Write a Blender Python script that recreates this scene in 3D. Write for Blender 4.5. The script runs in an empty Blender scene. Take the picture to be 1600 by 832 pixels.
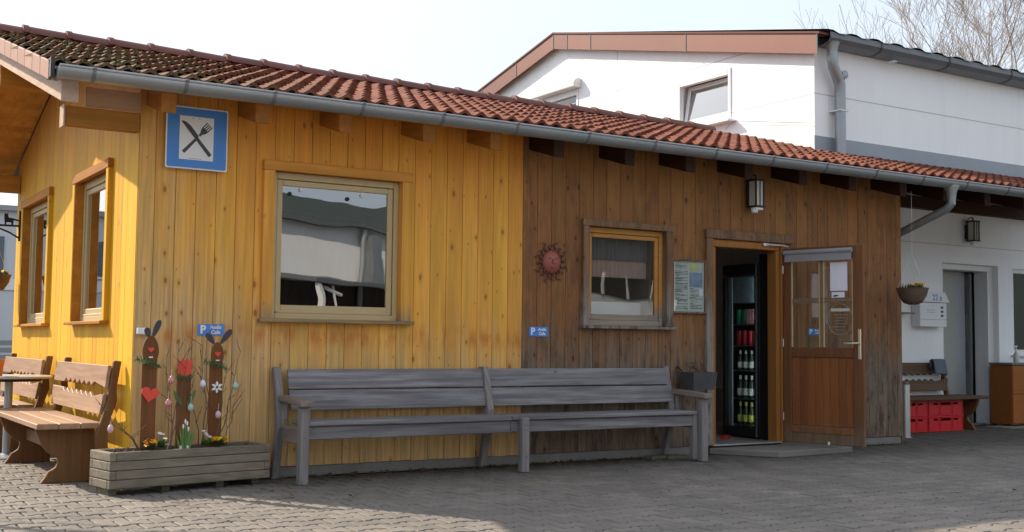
import bpy, bmesh, math, random
from mathutils import Vector, Matrix
from math import sin, cos, pi, radians as R, sqrt, atan2
random.seed(7)
rnd = random.random
def U(a, b): return a + (b - a) * rnd()
S = bpy.context.scene
C = S.collection

# ------------------------------------------------------------------ camera
cam_d = bpy.data.cameras.new('camera'); cam = bpy.data.objects.new('camera', cam_d); C.objects.link(cam)
S.camera = cam
f_px, pitch, roll, yaw = 1819.7, 0.0665644, 0.0104504, 0.5616238
fw = Vector((sin(yaw) * cos(pitch), cos(yaw) * cos(pitch), sin(pitch)))
r0 = Vector((cos(yaw), -sin(yaw), 0)); u0 = r0.cross(fw)
cr = cos(roll) * r0 + sin(roll) * u0; cu = -sin(roll) * r0 + cos(roll) * u0
CAM = Vector((-2.2098, -8.7, 1.0614))
m = Matrix((cr, cu, -fw)).transposed().to_4x4(); m.translation = CAM
cam.matrix_world = m
cam_d.sensor_width = 36; cam_d.lens = f_px / 1600 * 36; cam_d.clip_end = 3000; cam_d.clip_start = 0.05

# ------------------------------------------------------------------ light
SUN = Vector((-0.667, 1.222, 1.0)).normalized()
w = bpy.data.worlds.new('World'); S.world = w; w.use_nodes = True
nt = w.node_tree; nt.nodes.clear()
wo = nt.nodes.new('ShaderNodeOutputWorld'); bg = nt.nodes.new('ShaderNodeBackground')
sk = nt.nodes.new('ShaderNodeTexSky'); sk.sky_type = 'NISHITA'; sk.sun_disc = False
sk.sun_elevation = math.asin(SUN.z); sk.sun_rotation = atan2(SUN.x, SUN.y)
sk.air_density = 1.0; sk.dust_density = 3.0; sk.ozone_density = 1.0
# thin high haze veiling the blue
hz = nt.nodes.new('ShaderNodeMix'); hz.data_type = 'RGBA'
hz.inputs[0].default_value = 0.55
nz = nt.nodes.new('ShaderNodeTexNoise'); nz.inputs['Scale'].default_value = 1.6; nz.inputs['Detail'].default_value = 3
tcw = nt.nodes.new('ShaderNodeTexCoord'); nt.links.new(tcw.outputs['Generated'], nz.inputs['Vector'])
mr = nt.nodes.new('ShaderNodeMapRange'); mr.inputs[1].default_value = 0.3; mr.inputs[2].default_value = 0.7
mr.inputs[3].default_value = 0.72; mr.inputs[4].default_value = 0.92
nt.links.new(nz.outputs['Fac'], mr.inputs[0]); nt.links.new(mr.outputs[0], hz.inputs[0])
dt = nt.nodes.new('ShaderNodeVectorMath'); dt.operation = 'DOT_PRODUCT'; dt.inputs[1].default_value = SUN
nt.links.new(tcw.outputs['Generated'], dt.inputs[0])
sq = nt.nodes.new('ShaderNodeMath'); sq.operation = 'MULTIPLY'; nt.links.new(dt.outputs['Value'], sq.inputs[0]); nt.links.new(dt.outputs['Value'], sq.inputs[1])
ph = nt.nodes.new('ShaderNodeMath'); ph.operation = 'MULTIPLY_ADD'; nt.links.new(sq.outputs[0], ph.inputs[0]); ph.inputs[1].default_value = 0.42; ph.inputs[2].default_value = 0.72
hc = nt.nodes.new('ShaderNodeVectorMath'); hc.operation = 'SCALE'; hc.inputs[0].default_value = (6.2, 6.95, 7.9); nt.links.new(ph.outputs[0], hc.inputs['Scale'])
nt.links.new(sk.outputs[0], hz.inputs[6]); nt.links.new(hc.outputs[0], hz.inputs[7])
nt.links.new(hz.outputs[2], bg.inputs[0]); nt.links.new(bg.outputs[0], wo.inputs[0])
bg.inputs[1].default_value = 0.115
sl = bpy.data.lights.new('sun', 'SUN'); so = bpy.data.objects.new('sun', sl); C.objects.link(so)
so.rotation_mode = 'QUATERNION'; so.rotation_quaternion = SUN.to_track_quat('Z', 'Y')
so.location = (0, 0, 30)
sl.energy = 4.3; sl.angle = R(0.6); sl.color = (1.0, 0.89, 0.72)
vs = S.view_settings; vs.view_transform = 'Standard'; vs.look = 'None'; vs.exposure = 0.75; vs.gamma = 1.0
vs.use_curve_mapping = False

# ------------------------------------------------------------------ materials
def newmat(name):
    mt = bpy.data.materials.new(name); mt.use_nodes = True
    n = mt.node_tree.nodes; b = n['Principled BSDF']
    return mt, mt.node_tree, b
def plain(name, col, rough=0.6, metal=0.0, var=0.12, scale=9, spec=0.5, bump=0.0, rnd_var=0.0):
    mt, t, b = newmat(name)
    g = t.nodes.new('ShaderNodeNewGeometry')
    nz = t.nodes.new('ShaderNodeTexNoise'); nz.inputs['Scale'].default_value = scale; nz.inputs['Detail'].default_value = 5
    t.links.new(g.outputs['Position'], nz.inputs['Vector'])
    mx = t.nodes.new('ShaderNodeMix'); mx.data_type = 'RGBA'
    mx.inputs[6].default_value = tuple(c * (1 - var) for c in col) + (1,)
    mx.inputs[7].default_value = tuple(min(1, c * (1 + var)) for c in col) + (1,)
    t.links.new(nz.outputs['Fac'], mx.inputs[0])
    out = mx.outputs[2]
    if rnd_var:
        oi = t.nodes.new('ShaderNodeObjectInfo'); hs = t.nodes.new('ShaderNodeHueSaturation')
        ma = t.nodes.new('ShaderNodeMapRange'); ma.inputs[3].default_value = 1 - rnd_var; ma.inputs[4].default_value = 1 + rnd_var
        t.links.new(oi.outputs['Random'], ma.inputs[0]); t.links.new(ma.outputs[0], hs.inputs['Value'])
        t.links.new(out, hs.inputs['Color']); out = hs.outputs['Color']
    t.links.new(out, b.inputs['Base Color'])
    b.inputs['Roughness'].default_value = rough; b.inputs['Metallic'].default_value = metal
    b.inputs['Specular IOR Level'].default_value = spec
    if bump:
        bp_ = t.nodes.new('ShaderNodeBump'); bp_.inputs['Strength'].default_value = bump; bp_.inputs['Distance'].default_value = 0.01
        n2 = t.nodes.new('ShaderNodeTexNoise'); n2.inputs['Scale'].default_value = scale * 8; n2.inputs['Detail'].default_value = 4
        t.links.new(g.outputs['Position'], n2.inputs['Vector'])
        t.links.new(n2.outputs['Fac'], bp_.inputs['Height']); t.links.new(bp_.outputs[0], b.inputs['Normal'])
    return mt
def math_(t, op, a, b=None, c=None, clamp=False):
    n = t.nodes.new('ShaderNodeMath'); n.operation = op; n.use_clamp = clamp
    for i, v in enumerate((a, b, c)):
        if v is None: continue
        if isinstance(v, (int, float)): n.inputs[i].default_value = v
        else: t.links.new(v, n.inputs[i])
    return n.outputs[0]
def mixc(t, f, a, b, mode='MIX'):
    n = t.nodes.new('ShaderNodeMix'); n.data_type = 'RGBA'; n.blend_type = mode
    for i, v in ((0, f), (6, a), (7, b)):
        if isinstance(v, (int, float)): n.inputs[i].default_value = v
        elif isinstance(v, tuple): n.inputs[i].default_value = v + (1,) if len(v) == 3 else v
        else: t.links.new(v, n.inputs[i])
    return n.outputs[2]
def mrange(t, v, a, b, c=0.0, d=1.0, smooth=True):
    n = t.nodes.new('ShaderNodeMapRange')
    if smooth: n.interpolation_type = 'SMOOTHSTEP'
    t.links.new(v, n.inputs[0])
    for i, x in enumerate((a, b, c, d)): n.inputs[i + 1].default_value = x
    return n.outputs[0]
def noise(t, vec, scale, detail=4, rough=0.55):
    n = t.nodes.new('ShaderNodeTexNoise'); n.inputs['Scale'].default_value = scale; n.inputs['Detail'].default_value = detail
    n.inputs['Roughness'].default_value = rough
    t.links.new(vec, n.inputs['Vector']); return n.outputs['Fac']
def wood(name, c1, c2, axis='Z', knots=0.6, rough=0.62, weather=None, wz=(0, 1), wnoise=0.5, tone=None, tz=(0, 1), streak=0.35, var=0.1, gdark=0.55, knotcol=(0.30, 0.095, 0.018), stain=None, wx=None, grime=None):
    """grain runs along `axis`; weather=(colour) blends in by height wz; tone=(colour) another height blend tz"""
    mt, t, b = newmat(name)
    g = t.nodes.new('ShaderNodeNewGeometry'); sp = t.nodes.new('ShaderNodeSeparateXYZ')
    t.links.new(g.outputs['Position'], sp.inputs[0])
    X, Y, Z = sp.outputs
    oi = t.nodes.new('ShaderNodeObjectInfo'); rn = oi.outputs['Random']
    if axis == 'Z': al, o1, o2 = Z, math_(t, 'ADD', X, Y), X
    elif axis == 'X': al, o1, o2 = X, Z, Y
    else: al, o1, o2 = Y, Z, X
    sh = math_(t, 'MULTIPLY', rn, 37.0)
    al2 = math_(t, 'ADD', al, sh)
    def comb(a, ka, b_, kb, c_, kc):
        n = t.nodes.new('ShaderNodeCombineXYZ')
        for i, (v, k) in enumerate(((a, ka), (b_, kb), (c_, kc))):
            t.links.new(math_(t, 'MULTIPLY', v, k), n.inputs[i])
        return n.outputs[0]
    gv = comb(o1, 34.0, o2, 34.0, al2, 1.7)
    gr = noise(t, gv, 1.0, 6, 0.6)
    lg = noise(t, comb(o1, 7.0, o2, 7.0, al2, 0.8), 1.0, 3)
    fine = noise(t, comb(o1, 190.0, o2, 190.0, al2, 9.0), 1.0, 3)
    f1 = mrange(t, gr, 0.32, 0.68)
    col = mixc(t, f1, c1, c2)
    col = mixc(t, mrange(t, lg, 0.35, 0.7, 0, 0.55), col, tuple(x * gdark for x in c1))
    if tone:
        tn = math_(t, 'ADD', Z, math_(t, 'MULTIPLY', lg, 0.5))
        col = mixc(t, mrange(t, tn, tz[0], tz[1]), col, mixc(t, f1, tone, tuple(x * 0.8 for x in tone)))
    if weather:
        wn = noise(t, comb(o1, 5.0, o2, 5.0, al2, 1.1), 1.0, 5, 0.65)
        wz_ = mrange(t, Z, wz[0], wz[1])
        if wx: wz_ = math_(t, 'ADD', wz_, mrange(t, X, wx[0], wx[1], 0, wx[2]))
        wf = mrange(t, math_(t, 'ADD', math_(t, 'MULTIPLY', wn, wnoise * 2), math_(t, 'SUBTRACT', wz_, wnoise)), 0.25, 0.95)
        wf = math_(t, 'MULTIPLY', wf, mrange(t, gr, 0.2, 0.6, 0.65, 1.0))
        col = mixc(t, wf, col, mixc(t, f1, weather, tuple(x * 0.66 for x in weather)))
    if grime:   # (dark, light, zlow, zhigh): blotches of dirt and pale bleaching
        gn = noise(t, comb(o1, 6.5, o2, 6.5, al2, 2.6), 1.0, 6, 0.7); gn2 = noise(t, comb(o1, 22.0, o2, 22.0, al, 1.9), 1.0, 5, 0.7)
        zf = mrange(t, Z, grime[3], grime[2])
        col = mixc(t, math_(t, 'MULTIPLY', mrange(t, gn, 0.45, 0.66), mrange(t, zf, 0, 1, 0.45, 0.9)), col, grime[0])
        col = mixc(t, math_(t, 'MULTIPLY', mrange(t, gn2, 0.56, 0.74), math_(t, 'MULTIPLY', zf, 0.75)), col, grime[1])
    if stain:   # (colour, zlow, zhigh, amount)
        sn = noise(t, comb(o1, 9.0, o2, 9.0, al2, 3.0), 1.0, 4)
        sf = math_(t, 'MULTIPLY', mrange(t, Z, stain[1], stain[1] + 0.18), mrange(t, Z, stain[2], stain[2] - 0.18))
        sf = math_(t, 'MULTIPLY', sf, mrange(t, sn, 0.44, 0.62, 0, stain[3]))
        col = mixc(t, sf, col, stain[0])
    if knots:
        def vor(kx, kz, off):
            cv = t.nodes.new('ShaderNodeCombineXYZ')
            t.links.new(math_(t, 'MULTIPLY', o1, kx), cv.inputs[0]); t.links.new(math_(t, 'MULTIPLY', math_(t, 'ADD', al2, off), kz), cv.inputs[1])
            if axis != 'Z': t.links.new(math_(t, 'MULTIPLY', o2, kx), cv.inputs[2])
            v = t.nodes.new('ShaderNodeTexVoronoi'); v.voronoi_dimensions = '2D' if axis == 'Z' else '3D'
            v.inputs['Scale'].default_value = 1.0
            t.links.new(cv.outputs[0], v.inputs['Vector'])
            cs = t.nodes.new('ShaderNodeSeparateColor'); t.links.new(v.outputs['Color'], cs.inputs[0])
            return v.outputs['Distance'], cs.outputs[0], cs.outputs[1]
        d, c_, c2_ = vor(8.5, 4.4, 0.0)
        d = math_(t, 'ADD', d, math_(t, 'MULTIPLY', math_(t, 'SUBTRACT', fine, 0.5), 0.03))
        sz = math_(t, 'ADD', math_(t, 'MULTIPLY', math_(t, 'POWER', c2_, 3.0), 0.095), 0.020)
        nd = math_(t, 'DIVIDE', d, sz)
        k = math_(t, 'MULTIPLY', mrange(t, nd, 1.5, 0.6), mrange(t, c_, 0.34, 0.42, 0.0, knots))
        halo = math_(t, 'MULTIPLY', mrange(t, nd, 3.6, 1.0), mrange(t, c_, 0.3, 0.5, 0, 0.5 * knots))
        col = mixc(t, halo, col, tuple(x * 0.55 for x in c1))
        col = mixc(t, k, col, knotcol)
    hs = t.nodes.new('ShaderNodeHueSaturation')
    t.links.new(mrange(t, rn, 0, 1, 1 - var, 1 + var, False), hs.inputs['Value']); 
    rn2 = math_(t, 'FRACT', math_(t, 'MULTIPLY', rn, 7.13))
    t.links.new(mrange(t, rn2, 0, 1, 0.4965, 0.5035, False), hs.inputs['Hue'])
    t.links.new(col, hs.inputs['Color'])
    t.links.new(hs.outputs[0], b.inputs['Base Color'])
    b.inputs['Roughness'].default_value = rough; b.inputs['Specular IOR Level'].default_value = 0.2
    bm_ = t.nodes.new('ShaderNodeBump'); bm_.inputs['Strength'].default_value = streak; bm_.inputs['Distance'].default_value = 0.004
    t.links.new(math_(t, 'ADD', math_(t, 'MULTIPLY', gr, 0.6), math_(t, 'MULTIPLY', fine, 0.5)), bm_.inputs['Height'])
    t.links.new(bm_.outputs[0], b.inputs['Normal'])
    return mt

YEL = (0.82, 0.415, 0.075); YEL2 = (0.74, 0.345, 0.052)
M = {}
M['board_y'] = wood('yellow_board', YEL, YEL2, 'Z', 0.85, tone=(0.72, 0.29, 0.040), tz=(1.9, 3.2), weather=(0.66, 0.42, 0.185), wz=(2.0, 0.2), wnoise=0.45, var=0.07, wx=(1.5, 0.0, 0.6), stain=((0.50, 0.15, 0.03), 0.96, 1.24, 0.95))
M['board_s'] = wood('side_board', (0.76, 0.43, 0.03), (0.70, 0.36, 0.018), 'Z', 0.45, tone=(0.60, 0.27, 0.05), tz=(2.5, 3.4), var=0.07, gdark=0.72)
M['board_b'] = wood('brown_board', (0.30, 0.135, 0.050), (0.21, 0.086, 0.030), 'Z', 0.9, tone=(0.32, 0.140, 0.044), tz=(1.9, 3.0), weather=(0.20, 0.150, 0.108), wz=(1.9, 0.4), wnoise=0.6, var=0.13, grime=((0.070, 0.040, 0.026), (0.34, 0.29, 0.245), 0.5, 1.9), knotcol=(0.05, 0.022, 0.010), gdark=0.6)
M['groove_y'] = wood('yellow_groove', (0.42, 0.17, 0.03), (0.36, 0.13, 0.02), 'Z', 0)
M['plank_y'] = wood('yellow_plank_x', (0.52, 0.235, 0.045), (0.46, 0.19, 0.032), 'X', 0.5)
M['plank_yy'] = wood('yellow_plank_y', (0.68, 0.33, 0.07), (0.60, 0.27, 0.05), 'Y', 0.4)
M['raft_y'] = wood('orange_rafter', (0.38, 0.15, 0.028), (0.32, 0.115, 0.02), 'Y', 0.4)  # darker than the wall boards: eave shade put into the colour
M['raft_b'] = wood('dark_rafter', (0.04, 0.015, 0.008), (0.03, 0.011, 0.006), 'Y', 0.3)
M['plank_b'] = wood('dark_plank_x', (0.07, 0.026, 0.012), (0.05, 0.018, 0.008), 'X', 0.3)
M['pale'] = wood('pale_plank', (0.56, 0.40, 0.29), (0.48, 0.32, 0.22), 'Y', 0.3, gdark=0.7)
M['pale_x'] = wood('pale_plank_x', (0.50, 0.32, 0.20), (0.42, 0.25, 0.14), 'X', 0.3, gdark=0.7)
M['trim_y'] = wood('orange_trim', (0.74, 0.365, 0.062), (0.66, 0.30, 0.048), 'Z', 0.5, weather=(0.36, 0.25, 0.13), wz=(1.55, 1.15), wnoise=0.3)
M['trim_yx'] = wood('orange_trim_x', (0.68, 0.31, 0.05), (0.60, 0.25, 0.038), 'X', 0.5, weather=(0.30, 0.22, 0.12), wz=(1.5, 1.2), wnoise=0.2)
M['trim_ys'] = wood('side_trim', (0.50, 0.20, 0.025), (0.44, 0.16, 0.018), 'Y', 0.3)
M['sash'] = plain('beige_window_paint', (0.47, 0.35, 0.175), 0.5, var=0.06, scale=14, bump=0.05)
M['sash_o'] = wood('amber_window_wood', (0.52, 0.25, 0.07), (0.46, 0.20, 0.05), 'X', 0.2, weather=(0.30, 0.26, 0.22), wz=(1.6, 1.25), wnoise=0.15, gdark=0.75)
M['trim_b'] = wood('weathered_trim', (0.27, 0.15, 0.08), (0.17, 0.09, 0.05), 'Z', 0.5, weather=(0.29, 0.25, 0.21), wz=(2.1, 1.1), wnoise=0.6, grime=((0.05, 0.035, 0.03), (0.42, 0.38, 0.34), 0.9, 1.9), knotcol=(0.03, 0.02, 0.015))
M['jamb'] = wood('amber_door_frame', (0.34, 0.15, 0.035), (0.29, 0.12, 0.026), 'Z', 0.2, gdark=0.8)
M['door'] = wood('red_brown_door_wood', (0.30, 0.105, 0.036), (0.23, 0.075, 0.024), 'Z', 0.15, weather=(0.26, 0.15, 0.09), wz=(0.55, 0.0), wnoise=0.4, rough=0.45, gdark=0.7)
M['grey'] = wood('weathered_grey_wood', (0.285, 0.268, 0.272), (0.135, 0.124, 0.130), 'X', 0.9, knotcol=(0.04, 0.034, 0.034), gdark=0.45, var=0.12, rough=0.75, streak=0.6)
M['greyz'] = wood('weathered_grey_post', (0.27, 0.245, 0.235), (0.175, 0.155, 0.148), 'Z', 0.5, knotcol=(0.07, 0.06, 0.06), gdark=0.62, rough=0.75, streak=0.6)
M['greyy'] = wood('weathered_arm_wood', (0.27, 0.22, 0.18), (0.18, 0.145, 0.12), 'Y', 0.4, knotcol=(0.07, 0.06, 0.06), gdark=0.62, rough=0.75, streak=0.6)
M['planter'] = wood('mossy_planter_wood', (0.25, 0.21, 0.155), (0.17, 0.142, 0.105), 'X', 0.5, weather=(0.15, 0.135, 0.085), wz=(0.20, -0.06), wnoise=0.4, knotcol=(0.06, 0.05, 0.03), rough=0.8, streak=0.5)
M['door_frame_wood'] = wood('dark_door_frame_wood', (0.21, 0.088, 0.038), (0.165, 0.064, 0.027), 'Z', 0.15, weather=(0.24, 0.16, 0.10), wz=(0.6, 0.0), wnoise=0.4, rough=0.5, gdark=0.7)
M['muntin'] = wood('pale_muntin', (0.30, 0.20, 0.12), (0.22, 0.14, 0.08), 'Z', 0, gdark=.8)
M['tavern'] = wood('tavern_bench_wood', (0.43, 0.27, 0.17), (0.32, 0.185, 0.11), 'Y', 0.5, knotcol=(0.10, 0.04, 0.02), gdark=0.7, rough=0.55)
M['tavern_d'] = wood('tavern_bench_dark', (0.20, 0.098, 0.04), (0.15, 0.068, 0.026), 'Z', 0.3, gdark=0.7, rough=0.55)
M['tavern_r'] = wood('old_bench_wood', (0.15, 0.085, 0.05), (0.11, 0.06, 0.035), 'X', 0.3, gdark=0.7, rough=0.6)
M['stake'] = wood('brown_stake', (0.20, 0.078, 0.026), (0.15, 0.055, 0.018), 'Z', 0.2)
M['cabinet'] = wood('orange_cabinet_wood', (0.34, 0.12, 0.025), (0.28, 0.09, 0.018), 'X', 0.1, rough=0.35, gdark=0.8)
def render_mat():
    mt, t, b = newmat('white_render')
    g = t.nodes.new('ShaderNodeNewGeometry'); sp = t.nodes.new('ShaderNodeSeparateXYZ'); t.links.new(g.outputs['Position'], sp.inputs[0])
    X, Y, Z = sp.outputs
    cv = t.nodes.new('ShaderNodeCombineXYZ'); t.links.new(math_(t, 'MULTIPLY', math_(t, 'ADD', X, Y), 5.0), cv.inputs[0]); t.links.new(math_(t, 'MULTIPLY', Z, 0.55), cv.inputs[2])
    st = noise(t, cv.outputs[0], 1.0, 5, 0.65); bl = noise(t, g.outputs['Position'], 0.7, 4)
    col = mixc(t, mrange(t, st, 0.42, 0.72, 0, 0.22), (0.90, 0.90, 0.91), (0.72, 0.71, 0.71))
    col = mixc(t, mrange(t, bl, 0.4, 0.7, 0, 0.15), col, (0.78, 0.77, 0.77))
    t.links.new(col, b.inputs['Base Color']); b.inputs['Roughness'].default_value = 0.9
    bm_ = t.nodes.new('ShaderNodeBump'); bm_.inputs['Strength'].default_value = 0.3; bm_.inputs['Distance'].default_value = 0.006
    t.links.new(noise(t, g.outputs['Position'], 60, 3), bm_.inputs['Height']); t.links.new(bm_.outputs[0], b.inputs['Normal'])
    return mt
M['white'] = render_mat()
M['whitep'] = plain('white_frame_paint', (0.72, 0.72, 0.72), 0.4, var=0.03)
M['flash'] = plain('grey_zinc_flashing', (0.30, 0.33, 0.37), 0.55, 0.2, var=0.15, scale=3)
M['copper'] = plain('red_brown_sheet', (0.185, 0.055, 0.032), 0.5, 0.0, var=0.14, scale=2.2, rnd_var=0.12)
M['sheet'] = plain('dark_roof_sheet', (0.10, 0.10, 0.105), 0.6, 0.3, var=0.2, scale=2)
M['zinc'] = plain('zinc_gutter', (0.33, 0.35, 0.37), 0.42, 0.55, var=0.16, scale=4)
M['zincd'] = plain('dark_zinc', (0.17, 0.18, 0.19), 0.5, 0.4, var=0.2, scale=3)
M['plinth'] = plain('concrete_plinth', (0.20, 0.185, 0.17), 0.9, var=0.25, scale=6, bump=0.5)
M['slab'] = plain('stone_slab', (0.21, 0.19, 0.17), 0.85, var=0.2, scale=7, bump=0.4)
M['dark'] = plain('dark_interior', (0.035, 0.03, 0.028), 0.9, var=0.1)
M['black'] = plain('black_paint', (0.018, 0.017, 0.018), 0.45, var=0.1)
M['iron'] = plain('black_iron', (0.02, 0.018, 0.017), 0.5, 0.3, var=0.2)
M['ironz'] = plain('dull_dark_zinc', (0.07, 0.066, 0.068), 0.6, 0.2, var=0.3, scale=12)
M['steel'] = plain('brushed_steel', (0.6, 0.59, 0.57), 0.35, 0.7, var=0.08)
M['brass'] = plain('champagne_handle', (0.62, 0.55, 0.42), 0.35, 0.6, var=0.05)
M['greyp'] = plain('grey_blind_fabric', (0.30, 0.29, 0.31), 0.7, var=0.08)
M['paper'] = plain('white_paper', (0.78, 0.76, 0.84), 0.6, var=0.02)
M['lampglass'] = plain('frosted_lamp_glass', (0.55, 0.54, 0.48), 0.35, var=0.05)
M['whitepl'] = plain('white_plastic', (0.75, 0.75, 0.76), 0.35, var=0.03)
M['red'] = plain('red_crate_plastic', (0.55, 0.004, 0.010), 0.4, var=0.06, rnd_var=0.06)
M['redpaint'] = plain('red_craft_paint', (0.70, 0.06, 0.03), 0.6, var=0.1, scale=30)
M['sunred'] = plain('terracotta_face', (0.30, 0.075, 0.055), 0.5, var=0.2, scale=30)
M['rust'] = plain('rusty_iron', (0.13, 0.055, 0.038), 0.8, 0.2, var=0.4, scale=60)
M['blue'] = plain('sign_blue', (0.03, 0.19, 0.55), 0.35, var=0.04)
M['blue2'] = plain('small_sign_blue', (0.04, 0.20, 0.58), 0.35, var=0.04)
M['signw'] = plain('sign_white', (0.72, 0.71, 0.70), 0.4, var=0.03)
M['ink'] = plain('sign_ink', (0.03, 0.028, 0.03), 0.45, var=0.05)
M['ear'] = plain('dark_grey_felt', (0.055, 0.05, 0.055), 0.8, var=0.15, scale=30)
M['leaf'] = plain('leaf_green', (0.075, 0.16, 0.045), 0.55, var=0.4, scale=25, rnd_var=0.1)
M['leafd'] = plain('dark_leaf_green', (0.04, 0.095, 0.03), 0.55, var=0.4, scale=25)
M['stemg'] = plain('daffodil_green', (0.12, 0.22, 0.05), 0.5, var=0.3, scale=25)
M['ypetal'] = plain('yellow_petal', (0.85, 0.52, 0.01), 0.5, var=0.12, scale=60)
M['opetal'] = plain('orange_petal', (0.85, 0.36, 0.01), 0.5, var=0.12, scale=60)
M['wpetal'] = plain('white_petal', (0.8, 0.78, 0.75), 0.5, var=0.05)
M['twig'] = plain('brown_twig', (0.12, 0.065, 0.04), 0.7, var=0.3, scale=20)
M['bark'] = plain('grey_brown_bark', (0.30, 0.235, 0.19), 0.85, var=0.35, scale=3)
M['soil'] = plain('potting_soil', (0.035, 0.022, 0.016), 0.95, var=0.5, scale=40, bump=0.8)
M['eggp'] = plain('pink_egg', (0.62, 0.25, 0.27), 0.35, var=0.05)
M['eggl'] = plain('lilac_egg', (0.60, 0.38, 0.42), 0.35, var=0.05)
M['eggw'] = plain('white_egg', (0.68, 0.62, 0.76), 0.35, var=0.05)
M['eggg'] = plain('mint_egg', (0.36, 0.50, 0.42), 0.35, var=0.05)
M['terra'] = plain('orange_pot_clay', (0.55, 0.16, 0.03), 0.6, var=0.1)
M['tabletop'] = plain('grey_table_top', (0.42, 0.38, 0.33), 0.4, var=0.1)
M['wicker'] = None
def emis(name, col, st):
    mt, t, b = newmat(name); b.inputs['Base Color'].default_value = col + (1,); b.inputs['Emission Color'].default_value = col + (1,); b.inputs['Emission Strength'].default_value = st; return mt
M['fridgelamp'] = emis('fridge_lamp', (0.85, 0.95, 1.0), 7.0)
M['cloth'] = plain('blue_grey_cloth', (0.12, 0.15, 0.19), 0.9, var=0.2, scale=30)
M['curtain'] = plain('pink_pleated_curtain', (0.80, 0.52, 0.44), 0.8, var=0.08, scale=20)
M['curtaint'] = plain('grey_curtain_top', (0.26, 0.235, 0.225), 0.8, var=0.15, scale=20)
M['mopp'] = plain('grey_roof_sheet', (0.10, 0.105, 0.11), 0.7, var=0.15, scale=1)
M['litter'] = plain('dry_leaves', (0.10, 0.042, 0.026), 0.8, var=0.5, scale=30)
M['mossm'] = plain('moss', (0.075, 0.08, 0.018), 0.95, var=0.5, scale=40, bump=0.6)
M['barn'] = plain('dark_barn_boards', (0.045, 0.035, 0.03), 0.9, var=0.3, scale=2)
M['jointc'] = plain('panel_joint_grey', (0.50, 0.50, 0.52), 0.9, var=0.05)
M['hill'] = plain('hill_woods', (0.05, 0.065, 0.06), 0.95, var=0.3, scale=0.05)
M['greydoor'] = plain('grey_door', (0.20, 0.21, 0.20), 0.6, var=0.05)
M['greydoor2'] = plain('mid_grey_door_leaf', (0.36, 0.38, 0.35), 0.7, var=0.04)
M['freflect'] = plain('pale_fridge_reflection', (0.26, 0.33, 0.36), 0.5, var=0.5, scale=12)
M['bluedoor'] = plain('pale_grey_metal', (0.40, 0.41, 0.44), 0.5, var=0.05)
M['farwall'] = plain('pale_grey_wall', (0.55, 0.56, 0.58), 0.8, var=0.06, scale=0.6)
M['fardark'] = plain('blue_grey_glass', (0.10, 0.12, 0.15), 0.25, var=0.1)
M['fence'] = plain('grey_fence_slats', (0.26, 0.25, 0.25), 0.7, var=0.1)
M['botg'] = plain('dark_bottle_glass', (0.025, 0.05, 0.025), 0.12, var=0.1)
M['labw'] = plain('white_bottle_label', (0.7, 0.7, 0.66), 0.5, var=0.05)
M['labg'] = plain('yellow_green_label', (0.6, 0.62, 0.12), 0.5, var=0.1)
M['cang'] = plain('green_can', (0.02, 0.26, 0.14), 0.3, 0.3, var=0.05)
M['canr'] = plain('red_can', (0.45, 0.02, 0.04), 0.3, 0.3, var=0.05)
M['canp'] = plain('pink_carton', (0.50, 0.22, 0.24), 0.5, var=0.05)
M['inner'] = plain('inner_wall', (0.22, 0.17, 0.12), 0.9, var=0.1)

def wicker():
    mt, t, b = newmat('brown_wicker')
    g = t.nodes.new('ShaderNodeNewGeometry')
    wv = t.nodes.new('ShaderNodeTexWave'); wv.bands_direction = 'Z'; wv.inputs['Scale'].default_value = 26; wv.inputs['Distortion'].default_value = 2.5
    t.links.new(g.outputs['Position'], wv.inputs['Vector'])
    t.links.new(mixc(t, wv.outputs['Fac'], (0.06, 0.036, 0.026), (0.30, 0.19, 0.13)), b.inputs['Base Color'])
    bm_ = t.nodes.new('ShaderNodeBump'); bm_.inputs['Strength'].default_value = 0.8; bm_.inputs['Distance'].default_value = 0.01
    t.links.new(wv.outputs['Fac'], bm_.inputs['Height']); t.links.new(bm_.outputs[0], b.inputs['Normal'])
    b.inputs['Roughness'].default_value = 0.8
    return mt
M['wicker'] = wicker()
def glass(name, refl=1.0, tint=(0.9, 0.93, 0.92), milky=0.0):
    mt = bpy.data.materials.new(name); mt.use_nodes = True; t = mt.node_tree; t.nodes.clear()
    o = t.nodes.new('ShaderNodeOutputMaterial'); tr = t.nodes.new('ShaderNodeBsdfTransparent'); tr.inputs[0].default_value = tint + (1,)
    gl = t.nodes.new('ShaderNodeBsdfGlossy'); gl.inputs['Roughness'].default_value = 0.0; gl.inputs[0].default_value = (1, 1, 1, 1)
    g0 = t.nodes.new('ShaderNodeNewGeometry'); bw = t.nodes.new('ShaderNodeBump'); bw.inputs['Strength'].default_value = 0.35; bw.inputs['Distance'].default_value = 0.004
    t.links.new(noise(t, g0.outputs['Position'], 2.2, 1), bw.inputs['Height']); t.links.new(bw.outputs[0], gl.inputs['Normal'])
    fr = t.nodes.new('ShaderNodeFresnel'); fr.inputs[0].default_value = 1.52
    ge = t.nodes.new('ShaderNodeNewGeometry')
    k = math_(t, 'MULTIPLY', math_(t, 'MULTIPLY', fr.outputs[0], 2.0 * refl, clamp=True), math_(t, 'SUBTRACT', 1.0, ge.outputs['Backfacing']))
    mx = t.nodes.new('ShaderNodeMixShader'); t.links.new(k, mx.inputs[0]); t.links.new(tr.outputs[0], mx.inputs[1]); t.links.new(gl.outputs[0], mx.inputs[2])
    t.links.new(mx.outputs[0], o.inputs[0])
    return mt
M['glass'] = glass('window_glass', 1.0, (0.75, 0.78, 0.78)); M['glassc'] = glass('coated_window_glass', 2.8, (0.6, 0.62, 0.62)); M['glass1'] = glass('thin_glass', 1.3)
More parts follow.
